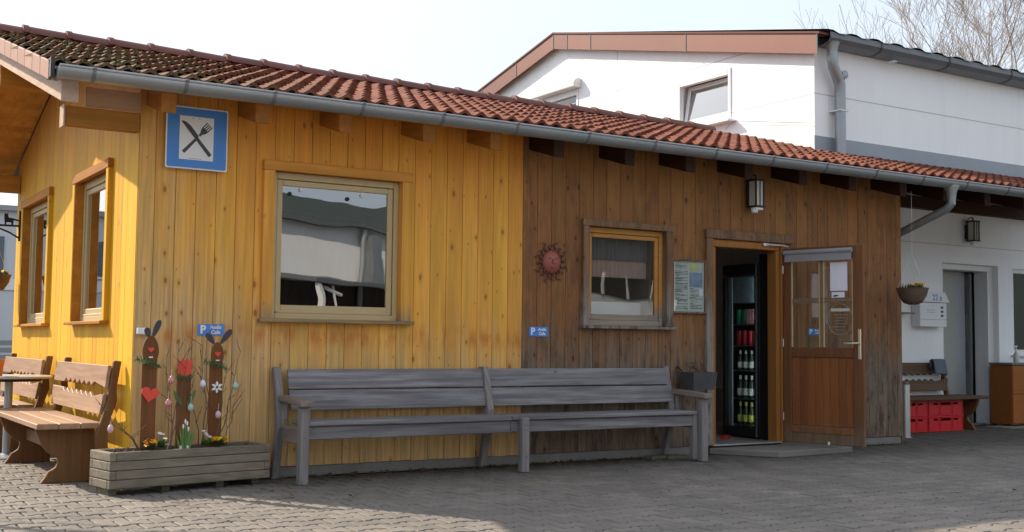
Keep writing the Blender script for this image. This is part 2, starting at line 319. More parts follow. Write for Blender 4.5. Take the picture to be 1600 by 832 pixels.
def tilemat():
    mt, t, b = newmat('clay_roof_tile')
    g = t.nodes.new('ShaderNodeNewGeometry'); sp = t.nodes.new('ShaderNodeSeparateXYZ'); t.links.new(g.outputs['Position'], sp.inputs[0])
    oi = t.nodes.new('ShaderNodeObjectInfo')
    rr = math_(t, 'FRACT', math_(t, 'ADD', math_(t, 'MULTIPLY', oi.outputs['Random'], 3.7), g.outputs['Random Per Island']))
    n1 = noise(t, g.outputs['Position'], 9, 5); n2 = noise(t, g.outputs['Position'], 55, 4, 0.7)
    col = mixc(t, mrange(t, n1, 0.35, 0.65), (0.25, 0.095, 0.060), (0.165, 0.05, 0.029))
    col = mixc(t, mrange(t, rr, 0, 1, 0, 0.75, False), col, (0.115, 0.038, 0.027))
    # lichen and soot specks everywhere, heavy towards the verge end
    xf = mrange(t, math_(t, 'ADD', sp.outputs[0], math_(t, 'MULTIPLY', n1, 2.4)), 3.6, 0.5)
    n3 = noise(t, g.outputs['Position'], 16, 6, 0.75)
    lf = mrange(t, math_(t, 'ADD', n3, math_(t, 'MULTIPLY', xf, 0.17)), 0.55, 0.72)
    col = mixc(t, lf, col, mixc(t, mrange(t, n2, 0.42, 0.58), (0.045, 0.038, 0.028), (0.19, 0.155, 0.095)))
    yf = math_(t, 'MULTIPLY', xf, mrange(t, n2, 0.55, 0.66))
    col = mixc(t, yf, col, (0.24, 0.19, 0.035))
    t.links.new(col, b.inputs['Base Color']); b.inputs['Roughness'].default_value = 0.85; b.inputs['Specular IOR Level'].default_value = 0.15
    bm_ = t.nodes.new('ShaderNodeBump'); bm_.inputs['Strength'].default_value = 0.5; bm_.inputs['Distance'].default_value = 0.006
    t.links.new(n2, bm_.inputs['Height']); t.links.new(bm_.outputs[0], b.inputs['Normal'])
    return mt
M['tile'] = tilemat()
M['ridge'] = plain('ridge_tile_clay', (0.15, 0.047, 0.033), 0.6, var=0.2, scale=8, rnd_var=0.12, bump=0.2)
M['verge'] = plain('pink_verge_clay', (0.34, 0.17, 0.12), 0.7, var=0.2, scale=9, rnd_var=0.08)
def pavermat():
    mt, t, b = newmat('grey_paver')
    g = t.nodes.new('ShaderNodeNewGeometry'); sp = t.nodes.new('ShaderNodeSeparateXYZ'); t.links.new(g.outputs['Position'], sp.inputs[0])
    oi = t.nodes.new('ShaderNodeObjectInfo')
    rr = math_(t, 'FRACT', math_(t, 'ADD', math_(t, 'MULTIPLY', oi.outputs['Random'], 5.3), g.outputs['Random Per Island']))
    n1 = noise(t, g.outputs['Position'], 1.1, 4); n2 = noise(t, g.outputs['Position'], 120, 3, 0.7); n3 = noise(t, g.outputs['Position'], 7, 5, 0.65)
    col = mixc(t, rr, (0.157, 0.131, 0.110), (0.222, 0.188, 0.158))
    col = mixc(t, mrange(t, n1, 0.35, 0.7, 0, 0.55), col, (0.110, 0.096, 0.086))
    col = mixc(t, mrange(t, n3, 0.52, 0.72, 0, 0.75), col, (0.085, 0.072, 0.060))
    n4 = noise(t, g.outputs['Position'], 2.3, 6, 0.7)
    col = mixc(t, mrange(t, n4, 0.56, 0.72, 0, 0.45), col, (0.235, 0.205, 0.175))
    col = mixc(t, mrange(t, n2, 0.3, 0.7, 0, 0.2), col, (0.18, 0.165, 0.15))
    # darker along the wall foot, right of the corner
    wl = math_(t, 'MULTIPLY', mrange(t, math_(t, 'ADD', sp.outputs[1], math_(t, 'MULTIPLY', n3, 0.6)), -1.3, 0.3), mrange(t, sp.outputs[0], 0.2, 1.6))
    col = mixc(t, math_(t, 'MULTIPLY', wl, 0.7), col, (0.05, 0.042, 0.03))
    t.links.new(col, b.inputs['Base Color']); b.inputs['Roughness'].default_value = 0.85
    bm_ = t.nodes.new('ShaderNodeBump'); bm_.inputs['Strength'].default_value = 0.5; bm_.inputs['Distance'].default_value = 0.004
    t.links.new(n2, bm_.inputs['Height']); t.links.new(bm_.outputs[0], b.inputs['Normal'])
    return mt
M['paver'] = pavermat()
M['yard'] = plain('pale_bounce_yard', (0.34, 0.325, 0.30), 0.9, var=0.15, scale=0.8)
M['joint'] = plain('joint_sand', (0.028, 0.025, 0.016), 0.95, var=0.4, scale=14, bump=0.5)
M['menu'] = plain('menu_paper', (0.50, 0.50, 0.48), 0.4, var=0.12, scale=14)
M['mgreen'] = plain('menu_green_print', (0.20, 0.25, 0.15), 0.4, var=0.3, scale=60)
M['mblue'] = plain('menu_photo_blue', (0.16, 0.24, 0.38), 0.4, var=0.7, scale=16)
M['myel'] = plain('menu_photo_yellow', (0.50, 0.47, 0.16), 0.4, var=0.4, scale=22)


# ------------------------------------------------------------------ mesh helpers
class MB:
    def __init__(s, mtx=None): s.v = []; s.f = []; s.m = mtx or Matrix.Identity(4)
    def add(s, vs, fs, mtx=None):
        k = len(s.v); mm = s.m @ mtx if mtx is not None else s.m
        s.v += [mm @ Vector(p) for p in vs]; s.f += [tuple(i + k for i in q) for q in fs]; return s
    def box(s, x0, x1, y0, y1, z0, z1, mtx=None):
        return s.add([(x0, y0, z0), (x1, y0, z0), (x1, y1, z0), (x0, y1, z0), (x0, y0, z1), (x1, y0, z1), (x1, y1, z1), (x0, y1, z1)],
                     [(0, 3, 2, 1), (4, 5, 6, 7), (0, 1, 5, 4), (1, 2, 6, 5), (2, 3, 7, 6), (3, 0, 4, 7)], mtx)
    def prism(s, poly, axis, a, b, mtx=None):
        """poly 2-D extruded along axis from a to b. axis x: poly=(y,z); y: (x,z); z: (x,y)"""
        def P(p, t): return {'x': (t, p[0], p[1]), 'y': (p[0], t, p[1]), 'z': (p[0], p[1], t)}[axis]
        n = len(poly)
        vs = [P(p, a) for p in poly] + [P(p, b) for p in poly]
        fs = [tuple(range(n))[::-1], tuple(range(n, 2 * n))] + [(i, (i + 1) % n, n + (i + 1) % n, n + i) for i in range(n)]
        return s.add(vs, fs, mtx)
    def tube(s, pts, rr, n=8, cap=True, mtx=None):
        pts = [Vector(p) for p in pts]; k = len(pts)
        if isinstance(rr, (int, float)): rr = [rr] * k
        vs = []; up = None
        for i, p in enumerate(pts):
            d = (pts[min(i + 1, k - 1)] - pts[max(i - 1, 0)])
            d = d.normalized() if d.length > 1e-9 else Vector((0, 0, 1))
            if up is None: up = Vector((0, 0, 1)) if abs(d.z) < 0.9 else Vector((1, 0, 0))
            a = d.cross(up)
            if a.length < 1e-5: a = d.cross(Vector((0, 1, 0)))
            a.normalize(); b = a.cross(d).normalized(); up = b
            for j in range(n):
                t = 2 * pi * j / n; vs.append(p + (a * cos(t) + b * sin(t)) * rr[i])
        fs = [(i * n + j, i * n + (j + 1) % n, (i + 1) * n + (j + 1) % n, (i + 1) * n + j) for i in range(k - 1) for j in range(n)]
        if cap: fs += [tuple(range(n))[::-1], tuple(range((k - 1) * n, k * n))]
        return s.add(vs, fs, mtx)
    def lathe(s, prof, c=(0, 0, 0), n=20, mtx=None, sy=1.0):
        vs = []; k = len(prof)
        for r, z in prof:
            for j in range(n):
                t = 2 * pi * j / n; vs.append((c[0] + r * cos(t), c[1] + r * sin(t) * sy, c[2] + z))
        fs = [(i * n + j, i * n + (j + 1) % n, (i + 1) * n + (j + 1) % n, (i + 1) * n + j) for i in range(k - 1) for j in range(n)]
        fs += [tuple(range(n))[::-1], tuple(range((k - 1) * n, k * n))]
        return s.add(vs, fs, mtx)
    def build(s, name, mt, parent=None, bevel=0.0, smooth=False, fix=True, kind=None, label=None, cat=None, group=None, seg=1):
        o = None
        loc = Vector((0, 0, 0))
        if parent is None and kind != 'structure' and s.v:
            xs = [p.x for p in s.v]; ys = [p.y for p in s.v]; zs = [p.z for p in s.v]
            loc = Vector(((min(xs) + max(xs)) / 2, (min(ys) + max(ys)) / 2, min(zs)))
        me = bpy.data.meshes.new(name); me.from_pydata([p - loc for p in s.v], [], s.f)
        if fix:
            bm = bmesh.new(); bm.from_mesh(me); bmesh.ops.recalc_face_normals(bm, faces=bm.faces); bm.to_mesh(me); bm.free()
        if smooth: me.polygons.foreach_set('use_smooth', [True] * len(me.polygons))
        me.materials.append(M[mt] if isinstance(mt, str) else mt)
        o = bpy.data.objects.new(name, me); C.objects.link(o); o.location = loc
        if bevel:
            b = o.modifiers.new('bevel', 'BEVEL'); b.width = bevel; b.segments = seg; b.limit_method = 'ANGLE'; b.angle_limit = R(40)
        if smooth: smooth_angle(me)
        attach(o, parent)
        tag(o, label, cat, group, kind)
        return o
def smooth_angle(me, ang=40):
    bm = bmesh.new(); bm.from_mesh(me)
    for e in bm.edges:
        if len(e.link_faces) == 2 and e.calc_face_angle(0) > R(ang): e.smooth = False
    bm.to_mesh(me); bm.free()
WM = {}
def wmat(o):
    mm = Matrix.LocRotScale(o.location, o.rotation_euler, o.scale)
    if o.parent: return wmat(o.parent) @ o.matrix_parent_inverse @ mm
    return mm
def attach(o, parent):
    if parent is not None:
        o.parent = parent; o.matrix_parent_inverse = wmat(parent).inverted()
def tag(o, label=None, cat=None, group=None, kind=None):
    if label: o['label'] = label
    if cat: o['category'] = cat
    if group: o['group'] = group
    if kind: o['kind'] = kind
    return o
def thing(name, label, cat, loc, group=None, rotz=0.0):
    o = bpy.data.objects.new(name, None); C.objects.link(o); o.location = loc; o.rotation_euler = (0, 0, rotz); o.empty_display_size = 0.1
    return tag(o, label, cat, group)
def dup(o, loc=None, label=None, dz=None):
    def rec(src, par):
        c = src.copy(); C.objects.link(c)
        if par is not None: c.parent = par; c.matrix_parent_inverse = src.matrix_parent_inverse.copy()
        for ch in [x for x in bpy.data.objects if x.parent == src]: rec(ch, c)
        return c
    r = rec(o, None)
    if loc is not None: r.location = loc
    if label: r['label'] = label
    return r
def T(x, y, z): return Matrix.Translation((x, y, z))
def RZ(a): return Matrix.Rotation(a, 4, 'Z')
def RX(a): return Matrix.Rotation(a, 4, 'X')
def RY(a): return Matrix.Rotation(a, 4, 'Y')
def text_mesh(name, s, size, mtx, mt, parent, align='CENTER', depth=0.0005, bold=0.0):
    cu_ = bpy.data.curves.new(name, 'FONT'); cu_.body = s; cu_.size = size; cu_.align_x = align; cu_.align_y = 'CENTER'; cu_.extrude = depth; cu_.offset = bold; cu_.resolution_u = 3
    o = bpy.data.objects.new(name + '_tmp', cu_); C.objects.link(o)
    dg = bpy.context.evaluated_depsgraph_get(); me = bpy.data.meshes.new_from_object(o.evaluated_get(dg))
    bpy.data.objects.remove(o); me.transform(mtx); me.name = name
    me.materials.clear(); me.materials.append(M[mt])
    q = bpy.data.objects.new(name, me); C.objects.link(q); attach(q, parent); return q
FRONT = RX(pi / 2)     # text lying in XY -> facing -Y, upright

# ================================================================== GROUND
gb = MB(); gb.add([(-300, -300, -0.012), (400, -300, -0.012), (400, 400, -0.012), (-300, 400, -0.012)], [(0, 1, 2, 3)])
ground = gb.build('ground', 'joint', kind='structure')
# double-T interlocking pavers
PL, PP = 0.20, 0.162           # length along X, row pitch along Y
def paver_poly(g=0.0065):
    we, ww, h = 0.190 / 2 - g, 0.134 / 2 - g, PL / 2 - g
    a, b_ = PL / 4 + 0.012, PL / 4 - 0.012
    pts = [(-h, -we), (-a, -we), (-b_, -ww), (b_, -ww), (a, -we), (h, -we)]
    return pts + [(x, -y) for x, y in pts[::-1]]
PPOLY = paver_poly(); PPOLY2 = paver_poly(0.0125)
def paver_geo(cx, cy, z=0.0, tx=0.0, ty=0.0):
    n = len(PPOLY)
    vs = [(cx + x, cy + y, -0.03) for x, y in PPOLY] + [(cx + x, cy + y, z - 0.005 + tx * x + ty * y) for x, y in PPOLY] + [(cx + x, cy + y, z + tx * x + ty * y) for x, y in PPOLY2]
    fs = [(i, (i + 1) % n, n + (i + 1) % n, n + i) for i in range(n)] + [(n + i, n + (i + 1) % n, 2 * n + (i + 1) % n, 2 * n + i) for i in range(n)] + [tuple(range(2 * n, 3 * n))]
    return vs, fs
def inside_building(x, y):
    if -0.05 < x < 8.45 and y > -0.02: return True
    if x >= 8.4 and y > 1.6: return True
    return False
right = Vector((cos(yaw), -sin(yaw))); fwd2 = Vector((sin(yaw), cos(yaw)))
cells = []
for j in range(-50, 40):
    y = j * PP + (-0.1)
    for i in range(-40, 120):
        x = i * PL + (PL / 2 if j % 2 else 0)
        if inside_building(x, y): continue
        d = Vector((x - CAM.x, y - CAM.y)); dep = d.dot(fwd2); lat = d.dot(right)
        if dep < 3.2 or dep > 20 or abs(lat) > dep * 0.52 + 0.8: continue
        if y > 6: continue
        cells.append((dep, x, y, abs(lat) < dep * 0.445 and dep > 4.35))
cells.sort()
pm = bpy.data.meshes.new('paver'); vs, fs = paver_geo(0, 0); pm.from_pydata(vs, [], fs); pm.materials.append(M['paver'])
rest = MB(); cnt = 0
for dep, x, y, vis in cells:
    if vis and cnt < 300:
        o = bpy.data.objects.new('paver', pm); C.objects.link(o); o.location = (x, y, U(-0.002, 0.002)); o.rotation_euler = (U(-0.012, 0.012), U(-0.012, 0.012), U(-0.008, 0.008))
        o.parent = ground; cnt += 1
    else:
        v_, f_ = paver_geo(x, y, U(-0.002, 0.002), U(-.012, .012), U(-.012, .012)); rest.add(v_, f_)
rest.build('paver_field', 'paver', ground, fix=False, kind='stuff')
# plain paving beyond the laid cells, made pale to bounce light onto the fronts
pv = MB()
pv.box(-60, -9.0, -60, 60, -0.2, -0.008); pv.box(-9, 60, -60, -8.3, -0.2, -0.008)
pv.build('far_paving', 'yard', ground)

# ================================================================== CAFE
cafe = thing('wooden_cafe', 'long wooden cafe, yellow boards left and brown boards right, under a red tiled roof', 'cafe', (4.2, 2.6, 0))
def strip_with_holes(u0_, u1_, z0, top, holes):
    """list of polygons (u,z) for one board between u0,u1, bottom z0, top(u), minus holes (ua,ub,za,zb)"""
    cuts = sorted({u0_, u1_} | {h[0] for h in holes if u0_ < h[0] < u1_} | {h[1] for h in holes if u0_ < h[1] < u1_})
    out = []
    for a, b in zip(cuts, cuts[1:]):
        mid = (a + b) / 2; zz = [(z0, None)]
        hs = sorted([h for h in holes if h[0] <= mid <= h[1]], key=lambda h: h[2])
        lo = z0
        for h in hs:
            if h[2] > lo: out.append([(a, lo), (b, lo), (b, h[2]), (a, h[2])])
            lo = h[3]
        if top(a) > lo: out.append([(a, lo), (b, lo), (b, top(b)), (a, top(a))])
    return out
def pieces(polys, axis, mt_, par):
    f0 = U(-0.001, 0.001)
    if len({p[0][0] for p in polys}) == 1:      # cleanly cut board: each length is its own board
        for p in polys: MB().prism(p, axis, f0, 0.0095).build('board', mt_, par, bevel=0.0022)
    else:
        mb = MB()
        for p in polys: mb.prism(p, axis, f0, 0.0095)
        mb.build('board', mt_, par, bevel=0.0022)
W1 = (1.03, 2.17, 1.235, 2.40); W2 = (4.075, 5.02, 1.235, 2.155); DR = (5.60, 6.53, 0.085, 2.12)
fh = [W1, W2, DR]
PITCH = math.atan(0.29); SL = 0.29
def roofz(y, base=2.95): return base + SL * (min(y, 5.4 - y) + 0.45)      # tile plane
wallf = None
for (xa, xb, mt_, zone) in ((0.03, 3.375, 'groove_y', fh[:1]), (3.376, 8.41, 'board_b', fh[1:])):
    fw_ = MB()
    for p in strip_with_holes(xa, xb, 0.087, lambda u: 2.93, zone): fw_.prism(p, 'y', 0.0097, 0.10)
    wq = fw_.build('front_wall', mt_, cafe)
    if wallf is None: wallf = wq
BW = 0.155; e0 = [0.0] + [0.12 + BW * k for k in range(54)] + [8.42]
for k, (a, b) in enumerate(zip(e0, e0[1:])):
    g = 0.0016
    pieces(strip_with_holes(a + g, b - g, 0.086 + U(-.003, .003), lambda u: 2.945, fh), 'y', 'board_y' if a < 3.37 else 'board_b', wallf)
# side wall, faces -X
A1 = (0.86, 2.03, 1.21, 2.43); B1 = (3.25, 4.60, 1.21, 2.45)
sh_ = [A1, B1]; stop = lambda u: roofz(u, 2.95) - 0.14
sw = MB()
for cc in ((0.03, 2.6), (2.6, 5.17)):
    for p in strip_with_holes(cc[0], cc[1], 0.087, stop, sh_): sw.prism(p, 'x', 0.0097, 0.10)
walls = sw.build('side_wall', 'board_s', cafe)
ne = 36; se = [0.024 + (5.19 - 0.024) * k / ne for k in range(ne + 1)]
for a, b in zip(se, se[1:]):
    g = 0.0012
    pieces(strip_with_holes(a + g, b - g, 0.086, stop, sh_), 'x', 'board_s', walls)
MB().box(0.0, 8.42, 5.10, 5.19, 0, 2.93).build('back_wall', 'board_b', cafe)
MB().box(8.411, 8.43, 0.012, 1.5, 0, 2.93).build('end_wall', 'board_b', cafe)
pl = MB().box(0.02, 5.55, 0.012, 0.11, 0, 0.084).box(6.55, 8.40, 0.012, 0.11, 0, 0.084).box(0.02, 0.11, 0.111, 5.1, 0, 0.084)
pl.build('plinth', 'plinth', cafe, bevel=0.004)
MB().box(0.11, 8.40, 0.11, 5.1, 0.05, 0.08).build('floor', 'slab', cafe)
MB().box(0.10, 8.41, 0.101, 5.1, 2.70, 2.74).build('ceiling', 'inner', cafe)
MB().box(4.9, 4.95, 0.101, 5.1, 0.08, 2.7).build('partition_wall', 'inner', cafe)

# windows: trim boards > sash, pane, sill
def window(axis, h, tw, trim_m, trim_mx, sash_m, name='window', sill_m=None, proud=0.04, depth=0.055, sash_w=0.075, label=None, prefix=None, frame_w=0.045, bot=0.07, gm='glass'):
    a, b, z0, z1 = h
    def bx(mb, u0_, u1_, d0, d1, za, zb):   # d: depth, positive = into the wall
        if axis == 'f': mb.box(u0_, u1_, d0, d1, za, zb)
        else: mb.box(d0, d1, u0_, u1_, za, zb)
        return mb
    w_ = bpy.data.objects.new(name, None); C.objects.link(w_); w_.empty_display_size = .1; attach(w_, cafe); tag(w_, label)
    for (u0_, u1_, v0_, v1_) in ((a - tw, a, a + 0.0002, a + 0.012), (b, b + tw, b - 0.012, b - 0.0002)):
        mb = MB(); bx(mb, u0_, u1_, -proud, 0.0299, z0, z1 - 0.001); mb.build('side_trim', trim_m, w_, bevel=0.003)
        mb = MB(); bx(mb, v0_, v1_, -proud + .004, 0.11, z0, z1); mb.build('reveal', 'trim_ys' if axis == 's' else trim_m, w_)  # side-wall reveals take a darker wood, shade painted into the colour
    hd = MB(); bx(hd, a - tw - 0.003, b + tw + 0.003, -proud - 0.004, 0.029, z1, z1 + tw); bx(hd, a, b, 0.03, 0.11, z1 - 0.001, z1 + 0.02); hd.build('head_trim', trim_mx, w_, bevel=0.003)
    sl_ = MB(); bx(sl_, a - tw - 0.02, b + tw + 0.02, -proud - 0.035, 0.02, z0 - 0.026, z0); sl_.build('sill', sill_m or trim_mx, w_, bevel=0.003)
    fr = MB(); y0, y1 = depth - 0.02, depth + 0.045; e = 0.012
    bx(fr, a + e, a + e + frame_w, y0, y1, z0 + .001, z1 - .002); bx(fr, b - e - frame_w, b - e, y0, y1, z0 + .001, z1 - .002)
    bx(fr, a + e + frame_w, b - e - frame_w, y0 + .001, y1, z1 - frame_w * 1.2, z1 - .002); bx(fr, a + e + frame_w, b - e - frame_w, y0 + .001, y1, z0 + .001, z0 + bot * 0.7)
    fr.build('frame', sash_m, w_, bevel=0.004)
    ss = MB(); a2, b2, z2, z3 = a + e + frame_w + .004, b - e - frame_w - .004, z0 + bot * 0.7 + .004, z1 - frame_w * 1.2 - .004
    s_ = sash_w * 0.62; ys = depth - 0.008
    bx(ss, a2, a2 + s_, ys, ys + .04, z2, z3); bx(ss, b2 - s_, b2, ys, ys + .04, z2, z3)
    bx(ss, a2 + s_, b2 - s_, ys + .001, ys + .04, z3 - s_, z3); bx(ss, a2 + s_, b2 - s_, ys + .001, ys + .04, z2, z2 + s_ * 1.3)
    ss.build('sash', sash_m, w_, bevel=0.005)
    bd = MB(); bx(bd, a2 + .01, b2 - .01, ys - .012, ys + .002, z2 - .004, z2 + .014); bd.build('drip_bar', sash_m, w_, bevel=0.003)
    gl = MB(); bx(gl, a2 + s_ - .005, b2 - s_ + .005, ys + .018, ys + .024, z2 + s_ * 1.3 - .005, z3 - s_ + .005); gl.build('pane', gm, w_)
    return w_
w1 = window('f', W1, 0.078, 'trim_y', 'trim_yx', 'sash', gm='glassc', label='large beige framed window with orange trim boards')
w2 = window('f', W2, 0.060, 'trim_b', 'trim_b', 'sash_o', frame_w=0.042, sash_w=0.062, bot=0.08, label='small window in weathered grey-brown trim with pleated curtain')
window('s', A1, 0.075, 'board_s', 'trim_ys', 'sash', depth=0.06, label='tall beige sash window nearest the corner')
window('s', B1, 0.085, 'board_s', 'trim_ys', 'sash', depth=0.06, label='tall beige sash window farther from the corner')
for (x, z, mt_) in ((1.20, 2.235, 'black'), (1.70, 2.23, 'black'), (1.295, 2.275, 'whitepl'), (1.83, 2.27, 'whitepl')):
    MB().lathe([(.004, 0), (.017, .004), (.017, .012), (.006, .022)], (0, 0, 0), 10, T(x, .066, z) @ RX(pi / 2)).build('hook', mt_, w1, smooth=True)
# curtain and rods behind the small window
cu_t = thing('window_curtain', 'short pleated curtain, grey above and pink below, hanging inside the small window', 'curtain', (4.55, 0.16, 2.1))
for (za, zb, mt_, off, nm) in ((1.86, 2.09, 'curtaint', 0.0, 'valance'), (1.70, 1.885, 'curtain', 0.012, 'pleated_hem')):
    vs, fs = [], []
    n = 120
    for i in range(n + 1):
        x = 4.13 + 0.84 * i / n; y = 0.155 + off + 0.011 * sin(i * 2 * pi / 7.5 + 0.4 * sin(i * .3))
        zt = zb + (0.01 * sin(i * 2 * pi / 7.5) if nm == 'pleated_hem' else 0)
        vs += [(x, y, za), (x, y, zt)]
    fs = [(2 * i, 2 * i + 2, 2 * i + 3, 2 * i + 1) for i in range(n)]
    MB().add(vs, fs).build(nm, mt_, cu_t, fix=False, smooth=True)
MB().box(4.10, 5.0, 0.13, 0.30, 1.24, 1.27).box(4.12, 4.98, 0.24, 0.25, 1.27, 1.47).build('window_board', 'whitep', w2)
# doorway
dfm = MB(); dfm.box(5.515, 5.60, -0.035, 0.02, 0.087, 2.125); dfm.build('door_trim', 'trim_b', cafe, bevel=0.004)
MB().box(5.505, 6.70, -0.040, 0.02, 2.125, 2.215).build('door_head_trim', 'trim_b', cafe, bevel=0.004)
fr = MB().box(5.602, 5.66, 0.0, 0.12, 0.087, 2.045).box(6.475, 6.528, -0.012, 0.12, 0.087, 2.045).box(5.602, 6.528, -0.012, 0.12, 2.047, 2.118)
fr.box(6.53, 6.60, -0.03, 0.0, 0.087, 2.12)
dfr = fr.build('door_frame', 'jamb', cafe, bevel=0.006)
MB().box(5.60, 6.53, -0.03, 0.12, 0.078, 0.093).build('threshold', 'steel', cafe, bevel=0.004)
MB().tube([(6.32, -0.03, 2.10), (6.48, -0.05, 2.10), (6.62, -0.03, 2.095)], 0.012, 6).box(6.28, 6.36, -0.035, -0.012, 2.085, 2.115).build('door_closer', 'steel', cafe, bevel=0.002)

# open door leaf
ang = atan2(-0.88, 0.22)
DM = T(6.56, -0.04, 0) @ RZ(ang)    # local x along the leaf from hinge; local -y faces -X (towards viewer)
def DB(): return MB(DM)
th = 0.022
dr = MB(DM); dr.box(0.0, 0.088, -th, th, 0.093, 2.07).box(0.775, 0.885, -th, th, 0.093, 2.07)
dr.box(0.088, 0.775, -th, th, 1.935, 2.07).box(0.088, 0.775, -th + .001, th, 0.955, 1.055).box(0.088, 0.775, -th + .001, th, 0.093, 0.27)
door = dr.build('door', 'door_frame_wood', cafe, bevel=0.006, label='half glazed red-brown wooden door standing open')
mm_ = DB().box(0.412, 0.446, -0.012, 0.012, 1.056, 1.934).box(0.089, 0.411, -0.012, 0.012, 1.515, 1.545).box(0.447, 0.774, -0.012, 0.012, 1.515, 1.545)
mm_.build('muntin', 'muntin', door, bevel=0.004)
for xa in (0.090, 0.400, 0.449, 0.762): DB().box(xa, xa + .011, -0.019, -0.003, 1.057, 1.933).build('glazing_bead', 'sash', door, bevel=.002)
for za in (1.506, 1.546): DB().box(0.089, 0.774, -0.016, -0.0125, za - .003, za + .006).build('glazing_bar_edge', 'trim_b', door)
for k in range(8):
    a = 0.089 + k * 0.0858; DB().box(a + .002, a + .0838, -0.008, 0.008, 0.271, 0.954).build('panel_board', 'door', door, bevel=0.004)
DB().box(0.088, 0.775, -th - .006, -th + 0.0, 0.20, 0.262).build('kick_rail', 'door', door, bevel=0.004)
for (a, b, c, d) in ((.086, .413, 1.054, 1.518), (.445, .777, 1.054, 1.518), (.086, .413, 1.542, 1.937), (.445, .777, 1.542, 1.937)):
    DB().box(a, b, -0.002, 0.002, c, d).build('pane', 'glass1', door)
DB().tube([(0.022, -0.045, 2.02), (0.78, -0.045, 2.02)], 0.024, 12).build('blind_roll', 'greyp', door, smooth=True)
DB().box(0.035, 0.775, -0.05, -0.044, 1.93, 2.02).tube([(0.03, -0.047, 1.93), (0.78, -0.047, 1.93)], 0.007, 6).build('blind', 'greyp', door)
DB().box(0.525, 0.71, -0.0085, -0.007, 1.62, 1.905).build('paper_notice', 'paper', door)
DB().box(0.54, 0.68, -0.0085, -0.007, 1.548, 1.608).build('small_paper', 'paper', door)
DB().prism([(0.56, 1.56), (0.60, 1.565), (0.62, 1.575), (0.58, 1.58), (0.555, 1.57)], 'y', -0.0092, -0.0086).build('paper_print', 'ink', door)
cpts = []
rg = MB(DM)
rg.tube([(0.628 + 0.135 * cos(t * pi / 18), -0.006, 1.335 + 0.155 * sin(t * pi / 18)) for t in range(37)], 0.0022, 4, cap=False)
rg.build('round_sticker', 'greyp', door)
DB().box(0.53, 0.73, -0.0062, -0.0052, 1.415, 1.445).build('sticker_band', 'lampglass', door)
sr = MB(DM)
for k in range(6): sr.box(0.56 + 0.02 * (k % 2), 0.70 - 0.02 * (k % 3), -0.0062, -0.0052, 1.38 - k * 0.03, 1.384 - k * 0.03)
sr.build('opening_hours_print', 'greyp', door)
DB().box(0.828, 0.862, -th - .012, -th, 0.94, 1.24).build('handle_plate', 'brass', door, bevel=0.006)
DB().tube([(0.845, -th - .01, 1.10), (0.845, -th - .05, 1.10), (0.83, -th - .055, 1.10), (0.70, -th - .05, 1.095)], 0.010, 8).build('handle', 'brass', door, smooth=True)
for z in (0.35, 1.1, 1.85): DB().tube([(-0.004, -0.015, z - .04), (-0.004, -0.015, z + .04)], 0.009, 8).build('hinge', 'steel', door)
DB().lathe([(0.0, 0), (.012, 0), (.012, .03), (0, .03)], (0.52, -0.05, 0.095), 10).build('door_stop', 'whitepl', door)

def p_sign(mtx, parent, s=1.0):
    w_, h_ = 0.205 * s, 0.085 * s
    bd = MB(mtx).box(-w_ / 2, w_ / 2, -0.004, 0, -h_ / 2, h_ / 2).build('sign_plate', 'blue2', parent)
    text_mesh('letter_p', 'P', 0.085 * s, mtx @ T(-w_ * 0.31, -0.0052, 0.0) @ FRONT, 'signw', parent, bold=0.0035 * s)
    text_mesh('sign_text', 'Andis\nCafe', 0.038 * s, mtx @ T(w_ * 0.17, -0.0052, 0.0 * s) @ FRONT, 'signw', parent, bold=0.0012 * s)
ps = thing('parking_sign', 'small blue P Andis Cafe sign on the yellow boards just above the right-hand bunny', 'parking sign', (0.573, 0, 1.10), 'small blue cafe parking signs')
p_sign(T(0.573, -0.003, 1.142) @ RY(-0.01), ps)
ps = thing('parking_sign', 'small blue P Andis Cafe sign on the brown boards below the iron sun', 'parking sign', (3.55, 0, 1.13), 'small blue cafe parking signs')
p_sign(T(3.55, -0.003, 1.171), ps)
# sticker on the door glass
stm = DM @ T(0.352, -0.0055, 1.213)
p_sign_root = door
w_ = 0.15
MB(stm).box(-w_ / 2, w_ / 2, -0.001, 0, -0.032, 0.032).build('cafe_sticker', 'blue2', door)
text_mesh('sticker_letter', 'P', 0.06, stm @ T(-0.045, -0.002, 0) @ FRONT, 'signw', door, bold=0.003)
text_mesh('sticker_text', 'Andis\nCafe', 0.026, stm @ T(0.025, -0.002, 0.0) @ FRONT, 'signw', door, bold=0.001)

# rafters and eaves
RAF = [0.15, 0.85, 1.526, 2.259, 2.898, 3.543, 4.322, 5.04, 5.786, 6.524, 7.247, 8.039, 8.75, 9.48, 10.2, 10.93, 11.66, 12.4, 13.1]
def raft_poly(y0, y1, zt, hgt): return [(y0, zt(y0) - hgt), (y1, zt(y1) - hgt), (y1, zt(y1)), (y0, zt(y0))]
rz = lambda y: roofz(y) - 0.115
for x in RAF:
    y1 = 0.3 if x < 8.1 else 1.5
    if x > 12.5 : y1 = 1.5
    MB().prism(raft_poly(-0.40, y1, rz, 0.165), 'x', x - 0.11, x).build('rafter', 'raft_y' if x < 3.3 else 'raft_b', cafe, bevel=0.005)
